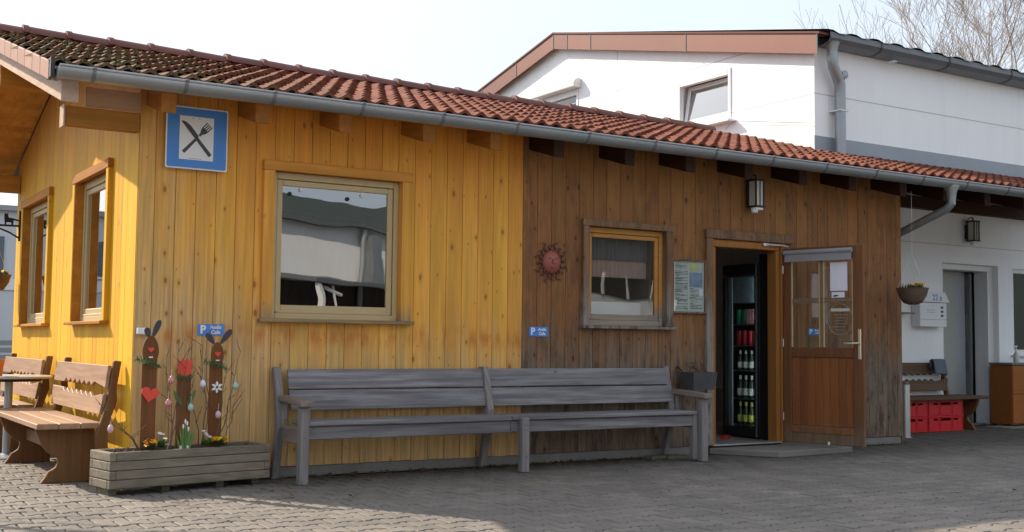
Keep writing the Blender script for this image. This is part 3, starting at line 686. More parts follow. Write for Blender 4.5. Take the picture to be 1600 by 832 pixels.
# soffit boards above the rafters
nb = 4
ys_ = [-0.43 + (0.36 + 0.43) * k / 6 for k in range(7)]
for a, b in zip(ys_, ys_[1:]):
    zt = lambda y: roofz(y) - 0.092
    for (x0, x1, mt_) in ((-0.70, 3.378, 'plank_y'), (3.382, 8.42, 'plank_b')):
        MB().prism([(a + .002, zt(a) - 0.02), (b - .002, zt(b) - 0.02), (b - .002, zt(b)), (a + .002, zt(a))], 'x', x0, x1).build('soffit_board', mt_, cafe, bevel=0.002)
k = 0; y = -0.43
while y < 1.45:
    a, b = y, min(y + 0.13, 1.49)
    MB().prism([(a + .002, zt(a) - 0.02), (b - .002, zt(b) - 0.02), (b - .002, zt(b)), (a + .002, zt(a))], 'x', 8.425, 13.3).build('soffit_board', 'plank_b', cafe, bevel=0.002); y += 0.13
y = 0.36
while y < 5.75:
    b = y + 0.135
    if y < 2.7 < b: b = 2.70
    a = y
    MB().prism([(a + .002, zt(a) - 0.02), (b - .002, zt(b) - 0.02), (b - .002, zt(b)), (a + .002, zt(a))], 'x', -0.70, 0.0).build('soffit_board', 'plank_yy', cafe, bevel=0.002)
    y = b
# barge rafters and boards at the gable overhang
MB().prism(raft_poly(-0.43, 2.69, rz, 0.165), 'x', -0.645, -0.53).prism([(2.7, rz(2.7) - .165), (5.75, rz(5.75) - .165), (5.75, rz(5.75)), (2.7, rz(2.7))], 'x', -0.645, -0.53).build('barge_rafter', 'pale', cafe, bevel=0.005)
MB().prism([(-0.45, rz(-0.45) - .03), (2.70, rz(2.7) - .03), (2.70, rz(2.7) + .075), (-0.45, rz(-0.45) + .075)], 'x', -0.70, -0.675).prism([(2.70, rz(2.7) - .03), (5.85, rz(5.85) - .03), (5.85, rz(5.85) + .075), (2.7, rz(2.7) + .075)], 'x', -0.70, -0.675).build('barge_board', 'pale', cafe, bevel=0.003)
MB().box(-0.53, -0.002, 0.0, 0.12, 2.60, 2.735).build('corner_purlin', 'plank_y', cafe, bevel=0.006)
MB().box(-0.545, -0.531, -0.01, 0.13, 2.585, 2.745).build('purlin_cap', 'pale', cafe, bevel=0.003)
MB().box(-0.40, -0.002, -0.03, -0.004, 2.738, 2.88).build('eave_board', 'pale_x', cafe, bevel=0.003)
MB().box(-0.60, -0.002, 5.02, 5.17, 2.67, 2.85).build('back_purlin', 'plank_y', cafe, bevel=0.006)
MB().box(-0.60, -0.002, 2.60, 2.76, 3.35, 3.58).build('ridge_purlin', 'plank_y', cafe, bevel=0.006)
MB().box(8.51, 13.3, 1.36, 1.47, 2.90, 3.06).build('porch_beam', 'plank_b', cafe, bevel=0.006)

# roof deck below the tiles (keeps the light out) and the tiles
rf = MB()
rf.add([(-0.70, -0.44, roofz(-0.44) - .075), (13.3, -0.44, roofz(-0.44) - .075), (13.3, 1.48, roofz(1.48) - .075), (-0.70, 1.48, roofz(1.48) - .075)], [(0, 1, 2, 3)])
rf.add([(-0.70, 1.48, roofz(1.48) - .075), (8.6, 1.48, roofz(1.48) - .075), (8.6, 2.7, roofz(2.7) - .075), (-0.70, 2.7, roofz(2.7) - .075)], [(0, 1, 2, 3)])
rf.add([(-0.70, 2.7, roofz(2.7) - .075), (8.6, 2.7, roofz(2.7) - .075), (8.6, 5.85, roofz(5.85) - .075), (-0.70, 5.85, roofz(5.85) - .075)], [(0, 1, 2, 3)])
roof = rf.build('roof', 'zincd', cafe, fix=False)
def tile_geo(nx=16):
    """one double-S tile 0.30 wide (2 rolls), 0.35 long, local x across, local y up the slope; lower edge lifted on the tile below"""
    L = 0.352; vs = []; 
    def prof(u):
        ph = (u * 2) % 1.0
        c = 0.5 - 0.5 * cos(2 * pi * ph)
        return 0.038 * (c ** 1.2)
    xs = [0.30 * i / nx for i in range(nx + 1)]
    for x in xs: vs.append((x, 0, prof(x / 0.30) + 0.036))
    for x in xs: vs.append((x, L, prof(x / 0.30) + 0.002))
    for x in xs: vs.append((x, 0.006, max(0.0, prof(x / 0.30) + 0.008)))
    n = nx + 1
    fs = [(i, i + 1, n + i + 1, n + i) for i in range(nx)] + [(2 * n + i, 2 * n + i + 1, i + 1, i) for i in range(nx)]
    fs += [(0, n, 2 * n), (nx, 2 * n + nx, n + nx)]
    return vs, fs
tv, tf = tile_geo()
tm = bpy.data.meshes.new('roof_tile'); tm.from_pydata(tv, [], tf); tm.materials.append(M['tile']); tm.polygons.foreach_set('use_smooth', [True] * len(tm.polygons)); smooth_angle(tm, 50)
ROWS = 10; dl = 3.19 / ROWS; spots = []
for r_ in range(ROWS):
    yy = -0.50 + r_ * dl
    for c_ in range(47):
        xx = -0.745 + c_ * 0.30
        if yy + 0.3 > 1.52 and xx > 8.3: continue
        p = Vector((xx + .15, yy + .16, roofz(yy)))
        v = p - CAM; dep = v.dot(fw); lat = abs(v.dot(cr)) / dep
        area = 0 if lat > 0.452 or dep < 0 else 1 / dep ** 3
        spots.append((-area, xx, yy))
spots.sort()
tr_ = MB()
for i, (_, x, y) in enumerate(spots):
    z = roofz(y) - 0.040; jz = U(-.004, .004); jr = U(-.012, .012)
    if i < 300:
        o = bpy.data.objects.new('roof_tile', tm); C.objects.link(o); o.location = (x, y, z + jz); o.rotation_euler = (PITCH - 0.045, 0, jr)
        attach(o, roof)
    else:
        tr_.add(tv, tf, T(x, y, z + jz) @ Matrix.Rotation(PITCH - 0.045, 4, 'X') @ RZ(jr))
tro = tr_.build('roof_tile_field', 'tile', roof, fix=False, smooth=True, kind='stuff')
# back slope, same tiles as one field
bk = MB()
for r_ in range(ROWS):
    for c_ in range(31):
        bk.add(tv, tf, T(-0.745 + c_ * 0.30 + 0.30, 5.88 - r_ * dl, roofz(5.88 - r_ * dl) - 0.055) @ RZ(pi) @ Matrix.Rotation(PITCH - 0.045, 4, 'X'))
bk.build('back_tile_field', 'tile', roof, fix=False, smooth=True, kind='stuff')
# verge skirts (side flaps of the edge tiles)
for r_ in range(ROWS):
    y = -0.50 + r_ * dl; z = roofz(y) - 0.02
    MB().prism([(y + .004, z - 0.115), (y + dl - .004, z + dl * SL - 0.115), (y + dl - .004, z + dl * SL + 0.012), (y + .004, z + 0.012)], 'x', -0.745, -0.722).build('verge_tile', 'verge', roof, bevel=0.003)
    y = 5.9 - r_ * dl
    MB().prism([(y, roofz(y) - .145), (y - dl + .008, roofz(y - dl) - .145), (y - dl + .008, roofz(y - dl) - 0.008), (y, roofz(y) - 0.008)], 'x', -0.745, -0.722).build('verge_tile', 'verge', roof, bevel=0.003)
# ridge caps
def ridge_geo():
    n = 10; vs = []; L = 0.41
    for x, rr, dz in ((0, 0.096, 0.006), (0.05, 0.095, 0.005), (0.054, 0.090, 0), (L, 0.082, -.006)):
        for j in range(n + 1):
            t = pi * j / n; vs.append((x, -rr * 1.05 * cos(t), rr * 0.92 * sin(t) - 0.02 + dz))
    fs = [(i * (n + 1) + j, i * (n + 1) + j + 1, (i + 1) * (n + 1) + j + 1, (i + 1) * (n + 1) + j) for i in range(3) for j in range(n)]
    fs += [tuple(range(n + 1))]
    return vs, fs
rv, rff = ridge_geo(); rm = bpy.data.meshes.new('ridge_tile'); rm.from_pydata(rv, [], rff); rm.materials.append(M['ridge']); rm.polygons.foreach_set('use_smooth', [True] * len(rm.polygons)); smooth_angle(rm, 35)
x = -0.80
while x < 8.0:
    o = bpy.data.objects.new('ridge_tile', rm); C.objects.link(o); o.location = (x, 2.7, roofz(2.7) + .022 + U(-.004, .004)); o.rotation_euler = (0, U(-.004, .008), U(-.006, .006)); attach(o, roof); x += 0.383
# moss lumps near the verge end
ms = MB()
for i in range(420):
    y = U(-0.45, 2.6); x = -0.7 + abs(random.gauss(0, 1.0)); 
    if x > 2.8: continue
    ph = ((x + 0.745) / 0.15) % 1; 
    if ph > 0.35 and ph < 0.8 and rnd() < .6: continue
    rr = U(0.008, 0.022)
    zc = roofz(y) - 0.040 + 0.018 + 0.031 * (0.5 - 0.5 * cos(2 * pi * ph)) ** 1.5 + 0.004
    ms.lathe([(rr * .5, -rr * .3), (rr, 0), (rr * .75, rr * .35), (rr * .2, rr * .55)], (x, y, zc + 0.004), 6)
ms.build('moss', 'mossm', roof, fix=False, smooth=True, kind='stuff')

# gutter
def gutter(name, x0, x1, yc, zc, rr, mt, parent, joints):
    n = 12; vs = []; fs = []
    prof = [(yc - rr * cos(pi * j / n), zc - rr * sin(pi * j / n)) for j in range(n + 1)]
    prof_i = [(yc - (rr - .004) * cos(pi * j / n), zc - (rr - .004) * sin(pi * j / n)) for j in range(n + 1)][::-1]
    poly = prof + prof_i
    g_ = MB().prism(poly, 'x', x0, x1)
    g_.tube([(x0, yc - rr, zc + .004), (x1, yc - rr, zc + .004)], 0.0095, 8)
    g_.prism([(yc - rr * cos(pi * j / n), zc - rr * sin(pi * j / n)) for j in range(n + 1)], 'x', x0 - .003, x0)
    gg = g_.build(name, mt, parent, smooth=True)
    for x in joints:
        po = [(yc - (rr + .005) * cos(pi * j / n), zc - (rr + .005) * sin(pi * j / n)) for j in range(n + 1)]
        pi_ = [(yc - (rr + .0005) * cos(pi * j / n), zc - (rr + .0005) * sin(pi * j / n)) for j in range(n + 1)][::-1]
        MB().prism(po + pi_, 'x', x - .012, x + .012).tube([(x - .012, yc - rr - .002, zc + .006), (x + .012, yc - rr - .002, zc + .006)], .013, 6).build('gutter_bracket', 'zincd', gg)
    return gg
gut = gutter('gutter', -0.70, 13.35, -0.565, 2.875, 0.075, 'zinc', cafe, [-0.476, 0.151, 0.80, 1.509, 2.208, 2.91] + [2.91 + 0.73 * k for k in range(1, 15)])
MB().box(-0.742, -0.715, -0.56, -0.43, 2.81, 2.95).build('gutter_end_flashing', 'black', cafe, bevel=0.003)
fn = MB().lathe([(0.045, -0.10), (0.055, -0.02), (0.085, 0.04), (0.085, 0.05)], (8.565, -0.565, 2.78), 14); fn.build('outlet_funnel', 'zinc', gut, smooth=True)
MB().tube([(8.565, -0.565, 2.72), (8.565, -0.565, 2.64), (8.562, -0.50, 2.58), (8.55, 0.10, 2.37), (8.55, 0.95, 2.08), (8.56, 1.10, 2.0), (8.56, 1.12, 0.1)], [0.045] * 7, 12).build('downpipe', 'zinc', cafe, smooth=True)

# ================================================================== things on the cafe front
rs = thing('restaurant_sign', 'square blue sign with crossed knife and fork, high on the yellow boards', 'sign', (0.41, -0.05, 2.34))
sm = T(0.411, -0.05, 2.582)
def rounded(hw, r_, n=4):
    pts = []
    for (cx, cz, a0) in ((hw - r_, hw - r_, 0), (-hw + r_, hw - r_, 90), (-hw + r_, -hw + r_, 180), (hw - r_, -hw + r_, 270)):
        for k in range(n + 1): t = R(a0 + 90 * k / n); pts.append((cx + r_ * cos(t), cz + r_ * sin(t)))
    return pts
MB(sm).prism(rounded(0.236, 0.012), 'y', 0.0, 0.006).build('sign_rim', 'signw', rs)
MB(sm).prism(rounded(0.226, 0.014), 'y', -0.0016, -0.0002).build('blue_field', 'blue', rs)
MB(sm).box(-0.135, 0.115 + .01, -0.0032, -0.0018, -0.165, 0.165).build('white_field', 'signw', rs)
cm = sm @ T(-0.005, -0.0034, 0.0)
kn = [(-0.013, -0.165), (0.013, -0.165), (0.016, -0.155), (0.013, -0.02), (0.012, 0.0), (0.024, 0.004), (0.024, 0.10), (0.014, 0.145), (-0.006, 0.172), (-0.012, 0.165)]
km = cm @ RY(R(-40))
MB(km).prism(kn, 'y', -0.0022, -0.0012).build('knife', 'ink', rs)
MB(km).prism([(0.019, -.06), (0.013, 0.04), (0.02, .05), (0.032, -0.01), (0.022, -.05)], 'y', -0.001, -0.0006).build('knife_gap', 'signw', rs)
fm = cm @ RY(R(42))
fk = MB(fm).prism([(-0.012, -0.15), (0.012, -0.15), (0.013, -0.14), (0.009, 0.05), (0.024, 0.075), (0.028, 0.10), (-0.028, 0.10), (-0.024, 0.075), (-0.009, 0.05), (-0.013, -0.14)], 'y', -0.0004, 0.0002)
for k in range(4): fk.prism([(-0.028 + k * .0158, 0.099), (-0.0195 + k * .0158, 0.099), (-0.0195 + k * .0158, 0.15), (-0.028 + k * .0158, 0.15)], 'y', -0.0004, 0.0002)
fk.build('fork', 'ink', rs)
for x in (-.03, 0.02): MB(cm).box(x - .006, x + .004, -0.001, 0.0003, 0.148, 0.154).build('sign_screw', 'zincd', rs)
MB(sm).box(-0.06, 0.04, -0.0036, -0.0032, -0.157, -0.153).build('maker_line', 'greyp', rs)
MB(sm).box(-0.2, 0.2, 0.006, 0.049, 0.10, 0.12).box(-0.2, 0.2, 0.006, 0.049, -0.12, -0.10).build('mounting_rail', 'zinc', rs)

def lantern(px, py, z0, name_label, wallm, sensor):
    t = thing('wall_lamp', name_label, 'lamp', (px, py, z0), 'square black wall lanterns')
    h = 0.052
    MB().box(px - h * .6, px + h * .6, py + .055, py + .10, z0 + 0.02, z0 + 0.22).build('back_plate', 'iron', t, bevel=.003)
    f_ = MB()
    for sx in (-1, 1):
        for sy in (-1, 1): f_.box(px + sx * h - .008, px + sx * h + .008, py - .01 + sy * .055 - .008, py - .01 + sy * .055 + .008, z0, z0 + 0.25)
    f_.box(px - h - .012, px + h + .012, py - .08, py + .062, z0 + 0.25, z0 + 0.268); f_.box(px - h - .012, px + h + .012, py - .08, py + .062, z0 - 0.016, z0)
    f_.box(px - .005, px + .005, py - .074, py - .066, z0, z0 + .25)
    f_.tube([(px, py - .01, z0 + .268), (px, py - .01, z0 + .31)], .010, 6).tube([(px, py + .09, z0 + .20), (px, py + .06, z0 + .31), (px, py - .01, z0 + .315)], .007, 5)
    f_.build('cage', 'iron', t, bevel=.002)
    MB().box(px - h + .008, px + h - .008, py - .062, py + .042, z0 + .001, z0 + .249).build('lamp_glass', 'lampglass', t)
    s_ = MB().lathe([(0.02, -.075), (.034, -.07), (.036, -.03), (.03, -.017)], (px - .03, py - .02, z0), 12)
    s_.box(px - .05, px + .055, py - .06, py + .01, z0 - .045, z0 - .017)
    s_.build('motion_sensor', 'whitepl', t, bevel=.006)
    return t
lantern(6.10, -0.10, 2.475, 'square black lantern on the brown boards above the open doorway', 0, True)
# iron sun
sn = thing('sun_ornament', 'rusty iron sun with a red clay face hung on the brown boards', 'wall ornament', (3.675, -0.01, 1.61))
fc = MB()
vs = []; nn = 16
for i in range(7):
    t = i / 6 * pi / 2
    for j in range(nn):
        a = 2 * pi * j / nn; vs.append((3.675 + 0.098 * cos(t) * cos(a), -0.012 - 0.045 * sin(t), 1.80 + 0.108 * cos(t) * sin(a)))
fc.add(vs, [(i * nn + j, i * nn + (j + 1) % nn, (i + 1) * nn + (j + 1) % nn, (i + 1) * nn + j) for i in range(6) for j in range(nn)]); fc.build('face', 'sunred', sn, smooth=True)
ft = MB().lathe([(0.001, 0), (.014, .004), (.012, .02), (.002, .045)], (3.668, -0.062, 1.785), 8)
for sx in (-1, 1): ft.lathe([(0.002, 0), (.012, .006), (.002, .012)], (3.672 + sx * .035, -0.052, 1.825), 8)
ft.tube([(3.645, -.053, 1.755), (3.672, -.058, 1.742), (3.705, -.052, 1.757)], .006, 6); ft.build('features', 'sunred', sn, smooth=True)
for k in range(16):
    a = 2 * pi * k / 16 + .1; L = 0.095 if k % 2 else 0.065; pts = []
    for s_ in range(6):
        rr = 0.10 + L * s_ / 5; aa = a + 0.13 * sin(s_ * 1.7 + k)
        pts.append((3.675 + rr * cos(aa), -0.014, 1.80 + rr * 1.04 * sin(aa)))
    MB().tube(pts, [.007, .009, .008, .007, .005, .002], 5).build('ray', 'rust', sn)
# menu case
mc = thing('menu_case', 'framed menu poster behind glass beside the doorway', 'menu board', (5.29, 0, 1.37))
MB().box(5.075, 5.095, -.035, 0, 1.372, 1.90).box(5.49, 5.51, -.035, 0, 1.372, 1.90).box(5.095, 5.49, -.034, 0, 1.372, 1.39).box(5.095, 5.49, -.034, 0, 1.882, 1.90).build('case_frame', 'trim_b', mc, bevel=.003)
MB().box(5.097, 5.488, -.012, -.006, 1.392, 1.88).build('menu_poster', 'menu', mc)
pt = MB(); pg = MB(); random.seed(77)
for (xa, xb) in ((5.12, 5.285), (5.305, 5.47)):
    z = 1.865 if xa < 5.2 else 1.61
    while z > 1.40:
        if rnd() < .86:
            n_ = random.randint(1, 3); x = xa + U(0, .02)
            for q in range(n_):
                xe = min(xb, x + U(.03, .12))
                if xe - x > .01: (pt if rnd() < .7 else pg).box(x, xe, -.0130, -.0121, z, z + U(.004, .008))
                x = xe + .008
        z -= U(.012, .017)
pt.build('menu_text', 'ink', mc, fix=False, kind='stuff'); pg.build('menu_text_green', 'mgreen', mc, fix=False, kind='stuff')
MB().box(5.305, 5.47, -.0130, -.0121, 1.63, 1.775).build('menu_photo', 'mblue', mc); MB().box(5.31, 5.42, -.0131, -.0121, 1.79, 1.865).build('menu_photo', 'myel', mc)
MB().box(5.108, 5.116, -.02, -.012, 1.395, 1.878).box(5.476, 5.482, -.02, -.012, 1.395, 1.878).box(5.292, 5.298, -.0145, -.012, 1.395, 1.878).build('poster_rail', 'whitep', mc)
MB().box(5.095, 5.49, -.028, -.025, 1.39, 1.882).build('case_glass', 'glass1', mc)
MB().box(5.43, 5.475, -.0135, -.0125, 1.55, 1.615).build('price_note', 'paper', mc)
# little socket behind the bunny
MB().box(0.015, 0.085, -0.045, 0, 1.10, 1.15).build('outdoor_socket', 'whitepl', None, bevel=.006, label='small white box socket on the yellow wall at the corner, beside the bunny ears', cat='socket')

# hanging zinc planter on the right bench arm side
zp = thing('zinc_planter', 'dark grey zinc trough hanging beside the doorway above the bench arm', 'planter', (5.25, -0.2, 0.63))
MB().add([(5.11, -.30, .645), (5.37, -.30, .645), (5.37, -.14, .645), (5.11, -.14, .645), (5.09, -.32, .81), (5.39, -.32, .81), (5.39, -.12, .81), (5.09, -.12, .81), (5.10, -.31, .81), (5.38, -.31, .81), (5.38, -.13, .81), (5.10, -.13, .81), (5.11, -.30, .77), (5.37, -.30, .77), (5.37, -.14, .77), (5.11, -.14, .77)],
         [(0, 1, 2, 3), (0, 1, 5, 4), (1, 2, 6, 5), (2, 3, 7, 6), (3, 0, 4, 7), (4, 5, 9, 8), (5, 6, 10, 9), (6, 7, 11, 10), (7, 4, 8, 11), (8, 9, 13, 12), (9, 10, 14, 13), (10, 11, 15, 14), (11, 8, 12, 15)]).build('trough', 'ironz', zp)
MB().box(5.105, 5.375, -.305, -.135, .76, .775).build('soil', 'soil', zp)
MB().tube([(5.15, -.11, .80), (5.15, -.02, .86), (5.15, -.003, .84)], .005, 5).tube([(5.35, -.11, .80), (5.35, -.02, .86), (5.35, -.003, .84)], .005, 5).build('hook', 'iron', zp)
tw = MB()
for k in range(14):
    x = U(5.10, 5.35); y = U(-.28, -.16); p = [(x, y, .77)]
    for s_ in range(4): p.append((p[-1][0] + U(-.02, .02), p[-1][1] + U(-.02, .02), p[-1][2] + U(.02, .05)))
    tw.tube(p, .0025, 4)
    for s_ in range(3): tw.lathe([(.001, -.006), (U(.006, .011), 0), (.001, .006)], p[-1 - s_ % 3], 5)
tw.build('dead_plant', 'twig', zp, kind='stuff')

# ================================================================== long grey bench
lb = thing('long_bench', 'four metre long weathered grey wooden bench against the front wall', 'bench', (3.1, -0.3, 0))
def bb(*a, name='seat_board', mt='grey', mtx=None, bev=.006):
    return MB(mtx).box(*a).build(name, mt, lb, bevel=bev)
for xx0, xx1 in ((1.175, 2.965), (2.968, 4.97)):
    for k in range(3): bb(xx0 - .0, xx1, -0.505 + k * .115, -0.398 + k * .115, 0.428, 0.463)
    bb(xx0, xx1, -0.478, -0.452, 0.325, 0.424, name='apron')
    # leaning back boards
    for (za, zb) in ((0.692, 0.845), (0.528, 0.683)):
        MB().prism([(-0.178 + (za - .46) * .27, za), (-0.153 + (za - .46) * .27, za), (-0.153 + (zb - .46) * .27, zb), (-0.178 + (zb - .46) * .27, zb)], 'x', xx0 - .01, xx1 + (.01 if xx1 > 3 else 0)).build('back_board', 'grey', lb, bevel=.006)
for x in (1.115, 2.95, 4.965):
    w_ = .06
    off = -0.029 if x == 2.95 else 0
    po = [(-.045 + 0, 0), (.0 + .0, 0), (-.10, .42), (-.095, .50), (-.01, .86), (-.065, .86), (-.15 + off, .50), (-.16, .40)]
    po = [(-.075, 0.0), (-.02, 0.0), (-.105, .40), (-.105, .50), (-.022, .862), (-.072 + off, .862), (-.165 + off, .50), (-.17, .40)]
    MB().prism(po, 'x', x - w_ / 2 - (.03 if x < 2 else 0), x + w_ / 2 - (.03 if x < 2 else 0)).build('rear_post', 'greyz', lb, bevel=.006)
for x, zt_ in ((1.125, .572), (3.075, .45), (5.035, .572)):
    MB().box(x - .036, x + .036, -.55, -.478, 0, zt_).build('leg', 'greyz', lb, bevel=.006)
MB().box(4.94, 4.995, -.49, -.43, 0.02, .45).build('leg', 'greyz', lb, bevel=.006)
for x in (1.12, 5.03):
    po = [(-.60, .575), (-.13, .605), (-.13, .648), (-.60, .622)]
    MB().prism(po, 'x', x - .05, x + .05).build('armrest', 'greyy', lb, bevel=.01, seg=2)
    MB().box(x - .022, x + .022, -.477, -.165, .30, .42).build('side_rail', 'greyy', lb, bevel=.005)
    MB().box(x - .02, x + .02, -.16, -.13, .46, .60).build('arm_post', 'greyz', lb, bevel=.004)
bb(3.045, 3.105, -.478, -.12, .33, .42, name='cross_rail')
bt = MB()
for x in (1.125, 3.06, 3.09, 5.03):
    for z in (.35, .39): bt.lathe([(.001, 0), (.007, 0), (.006, .003), (.001, .003)], (0, 0, 0), 8, T(x, -.551, z) @ RX(pi / 2))
bt.build('bolt', 'zincd', lb)
# mossy wood blocks at the right rear foot
for i, (x, y, a, s_) in enumerate(((4.80, -.16, .15, 1.0), (4.98, -.22, -.3, .8))):
    MB(T(x, y, 0) @ RZ(a)).box(-.15 * s_, .15 * s_, -.06, .06, 0.0, .035).build('wood_block', 'planter', None, bevel=.006, label=('mossy wood block under the right rear foot of the long bench', 'smaller wood block beside the right front leg of the long bench')[i], cat='wood block')

# ================================================================== planter
pa = 0.172; PM = T(-0.27, -0.55, 0) @ RZ(pa)
PLN, PWD = 1.23, 0.34
pb = thing('planter_box', 'long low weathered timber planter box at the corner of the building', 'planter', (0.3, -0.3, 0))
def PB(): return MB(PM)
lev = [0.048 + 0.0625 * k for k in range(5)]
for k in range(4):
    z0, z1 = lev[k], lev[k + 1] - .003
    e = 0.062 if k % 2 else 0.0
    # interlocking corners
    for y0 in (0.0, PWD - .045): PB().box(0.0 if k % 2 == 0 else .046, PLN - (0 if k % 2 == 0 else .046), y0, y0 + .045, z0, z1).build('timber', 'planter', pb, bevel=.005)
    for x0 in (0.0, PLN - .045): PB().box(x0, x0 + .045, (.0455 if k % 2 == 0 else 0), PWD - (.0455 if k % 2 == 0 else 0), z0 + .0005, z1 - .0005).build('timber', 'planter', pb, bevel=.005)
for x in (0.03, 0.42, 0.84, 1.13):
    PB().box(x, x + .06, .09, PWD - .05, 0, .047).build('foot', 'planter', pb)
PB().box(.046, PLN - .046, .046, PWD - .046, .06, .262).build('soil', 'soil', pb)
# soil crumbs
cb = MB()
for i in range(160):
    p = PM @ Vector((U(.06, PLN - .06), U(.06, PWD - .06), .264)); rr = U(.004, .012)
    cb.lathe([(rr * .4, -rr * .4), (rr, 0), (rr * .5, rr * .6)], p, 5)
cb.build('soil_crumbs', 'soil', pb, fix=False, kind='stuff')

def blob(cx, cy, cz, a, b_, name, mt, par, y0=0, th_=.012, egg=0.0, n=24):
    po = []
    for k in range(n):
        t = 2 * pi * k / n; po.append((cx + a * cos(t) * (1 - egg * sin(t)), cz + b_ * sin(t)))
    return MB().prism(po, 'y', cy - th_ + y0, cy + y0).build(name, mt, par, bevel=.003)
def ear(cx, cy, cz, L, wd, ang_, par):
    po = []
    for k in range(16):
        t = 2 * pi * k / 16; u = sin(t); po.append((wd * cos(t) * (1 + .35 * u), L / 2 + L / 2 * u))
    return MB(T(cx, cy, cz) @ RY(ang_)).prism(po, 'y', -.006, .004).build('ear', 'ear', par, bevel=.002)
def heart(cx, cz, s_, rot=0.0):
    po = []
    for k in range(28):
        t = 2 * pi * k / 28
        x = 16 * sin(t) ** 3; z = 13 * cos(t) - 5 * cos(2 * t) - 2 * cos(3 * t) - cos(4 * t)
        x, z = x * s_ / 17, z * s_ / 17; po.append((cx + x * cos(rot) - z * sin(rot), cz + x * sin(rot) + z * cos(rot)))
    return po
def sprig(p0, p1, par, n=80, L=.034, r_=.003):
    mb = MB(); p0 = Vector(p0); p1 = Vector(p1); mb.tube([p0, (p0 + p1) / 2 + Vector((0, 0, .008)), p1], .003, 4)
    for k in range(n):
        q = p0.lerp(p1, k / n) + Vector((0, 0, .008 * sin(pi * k / n))); dd = Vector((U(-.7, .7), U(-.5, .2), U(-1, 1))).normalized() * U(.6, 1) * L
        mb.tube([q, q + dd], [.0032, .0012], 3)
    return mb.build('fir_sprig', 'leaf', par, fix=False)
def bunny(cx, cy, top, hw, hh, label, w_=.052, ears=()):
    t = thing('bunny_stake', label, 'bunny figure', (cx, cy, .27), 'wooden easter bunnies in the planter')
    hc = top
    MB().box(cx - w_, cx + w_, cy, cy + .02, .24, hc - hh * .7).build('stake', 'stake', t, bevel=.003)
    blob(cx, cy, hc, hw, hh, 'head', 'stake', t, y0=-.001, th_=.018, egg=.16)
    for (dx, L, a) in ears: ear(cx + dx, cy + .001, hc + hh * .82, L, .021, a, t)
    MB().prism(heart(cx, hc - hh * .02, .023), 'y', cy - .026, cy - .0192).build('nose', 'redpaint', t, bevel=.002)
    MB().box(cx - .014, cx + .014, cy - .024, cy - .0192, hc - hh * .62, hc - hh * .52).build('teeth', 'signw', t)
    sprig((cx - .10, cy - .02, hc - hh * 1.0 + .03), (cx + .075, cy - .025, hc - hh * 1.32), t)
    return t
b1 = bunny(0.03, -0.345, 0.995, .057, .098, 'brown wooden bunny with a red heart on its stake, left end of the planter', ears=((.012, .14, R(22)), (-.012, .075, R(-14))))
MB(T(0.035, 0, .675) @ RY(0.18) @ T(-0.035, 0, -.675)).prism(heart(0.035, .68, .066), 'y', -.356, -.3452).build('heart', 'redpaint', b1, bevel=.003)
b2 = bunny(0.538, -0.265, 0.965, .047, .085, 'brown wooden bunny with a white flower on its stake, right half of the planter', ears=((.022, .14, R(38)), (-.02, .10, R(-38))), w_=.048)
fl = MB()
for k in range(6):
    a = pi / 6 + k * pi / 3; po = [(cos(a) * .012 - sin(a) * 0, sin(a) * .012)]
    po = [(.006 * cos(a - 1.5), .006 * sin(a - 1.5)), (.032 * cos(a - .28), .032 * sin(a - .28)), (.045 * cos(a), .045 * sin(a)), (.032 * cos(a + .28), .032 * sin(a + .28)), (.006 * cos(a + 1.5), .006 * sin(a + 1.5))]
    fl.prism([(0.543 + x, .72 + z) for x, z in po], 'y', -.275, -.2652)
fl.build('flower', 'wpetal', b2)
tl = thing('tulip_stake', 'wooden stake with a red tulip head between the two bunnies', 'garden stake', (0.292, -0.30, .27))
MB().box(.242, .342, -.30, -.28, .24, .82).build('stake', 'stake', tl, bevel=.003)
MB().prism([(.252, .815), (.275, .803), (.31, .803), (.335, .818), (.345, .87), (.345, .93), (.322, .905), (.310, .935), (.293, .908), (.277, .935), (.262, .905), (.24, .93), (.24, .865)], 'y', -.313, -.3005).build('tulip_head', 'redpaint', tl, bevel=.003)
sprig((.235, -.31, .795), (.345, -.31, .79), tl, n=50); 
for (x, a) in ((.27, -.5), (.32, .5)):
    MB(T(x, -.306, .60) @ RY(a)).prism([(0, -.02), (.018, .03), (.012, .085), (0, .12), (-.012, .085), (-.018, .03)], 'y', -.004, .004).build('wooden_leaf', 'leaf', tl, bevel=.002)

# twig bundles
def twigs(base, tips, label, seed_):
    t = thing('twig_bunch', label, 'twigs', base, 'bare twigs standing in the planter')
    random.seed(seed_); mb = MB()
    for tip in tips:
        p0 = Vector(base) + Vector((U(-.02, .02), U(-.02, .02), -.02)); p1 = Vector(tip); pts = []
        for k in range(9):
            s_ = k / 8; pts.append(p0.lerp(p1, s_) + Vector((U(-.012, .012), U(-.01, .01), 0)) * (1 - abs(2 * s_ - 1)) + Vector((0.02 * sin(s_ * 5), 0, 0)))
        mb.tube(pts, [.0048 * (1 - .75 * k / 8) for k in range(9)], 5)
        for k in range(2, 9):
            if rnd() < .75:
                d = Vector((U(-1, 1), U(-.6, .3), U(.6, 1.4))).normalized() * U(.05, .16); q = pts[k]
                mb.tube([q, q + d * .5 + Vector((U(-.01, .01), 0, 0)), q + d], [.0026, .002, .0012], 4)
                if rnd() < .6: mb.lathe([(.001, -.006), (.005, 0), (.001, .007)], q + d * .6, 5)
    mb.build('stems', 'twig', t, fix=False)
twigs((0.185, -.33, .29), [(.26, -.34, 1.08), (.17, -.33, .94), (.34, -.33, 1.05)], 'bare twigs between the left bunny and the tulip, two pink eggs on them', 3)
twigs((0.42, -.31, .29), [(.43, -.33, 1.02), (.46, -.32, 1.05), (.31, -.33, .80)], 'bare twigs right of the tulip stake', 5)
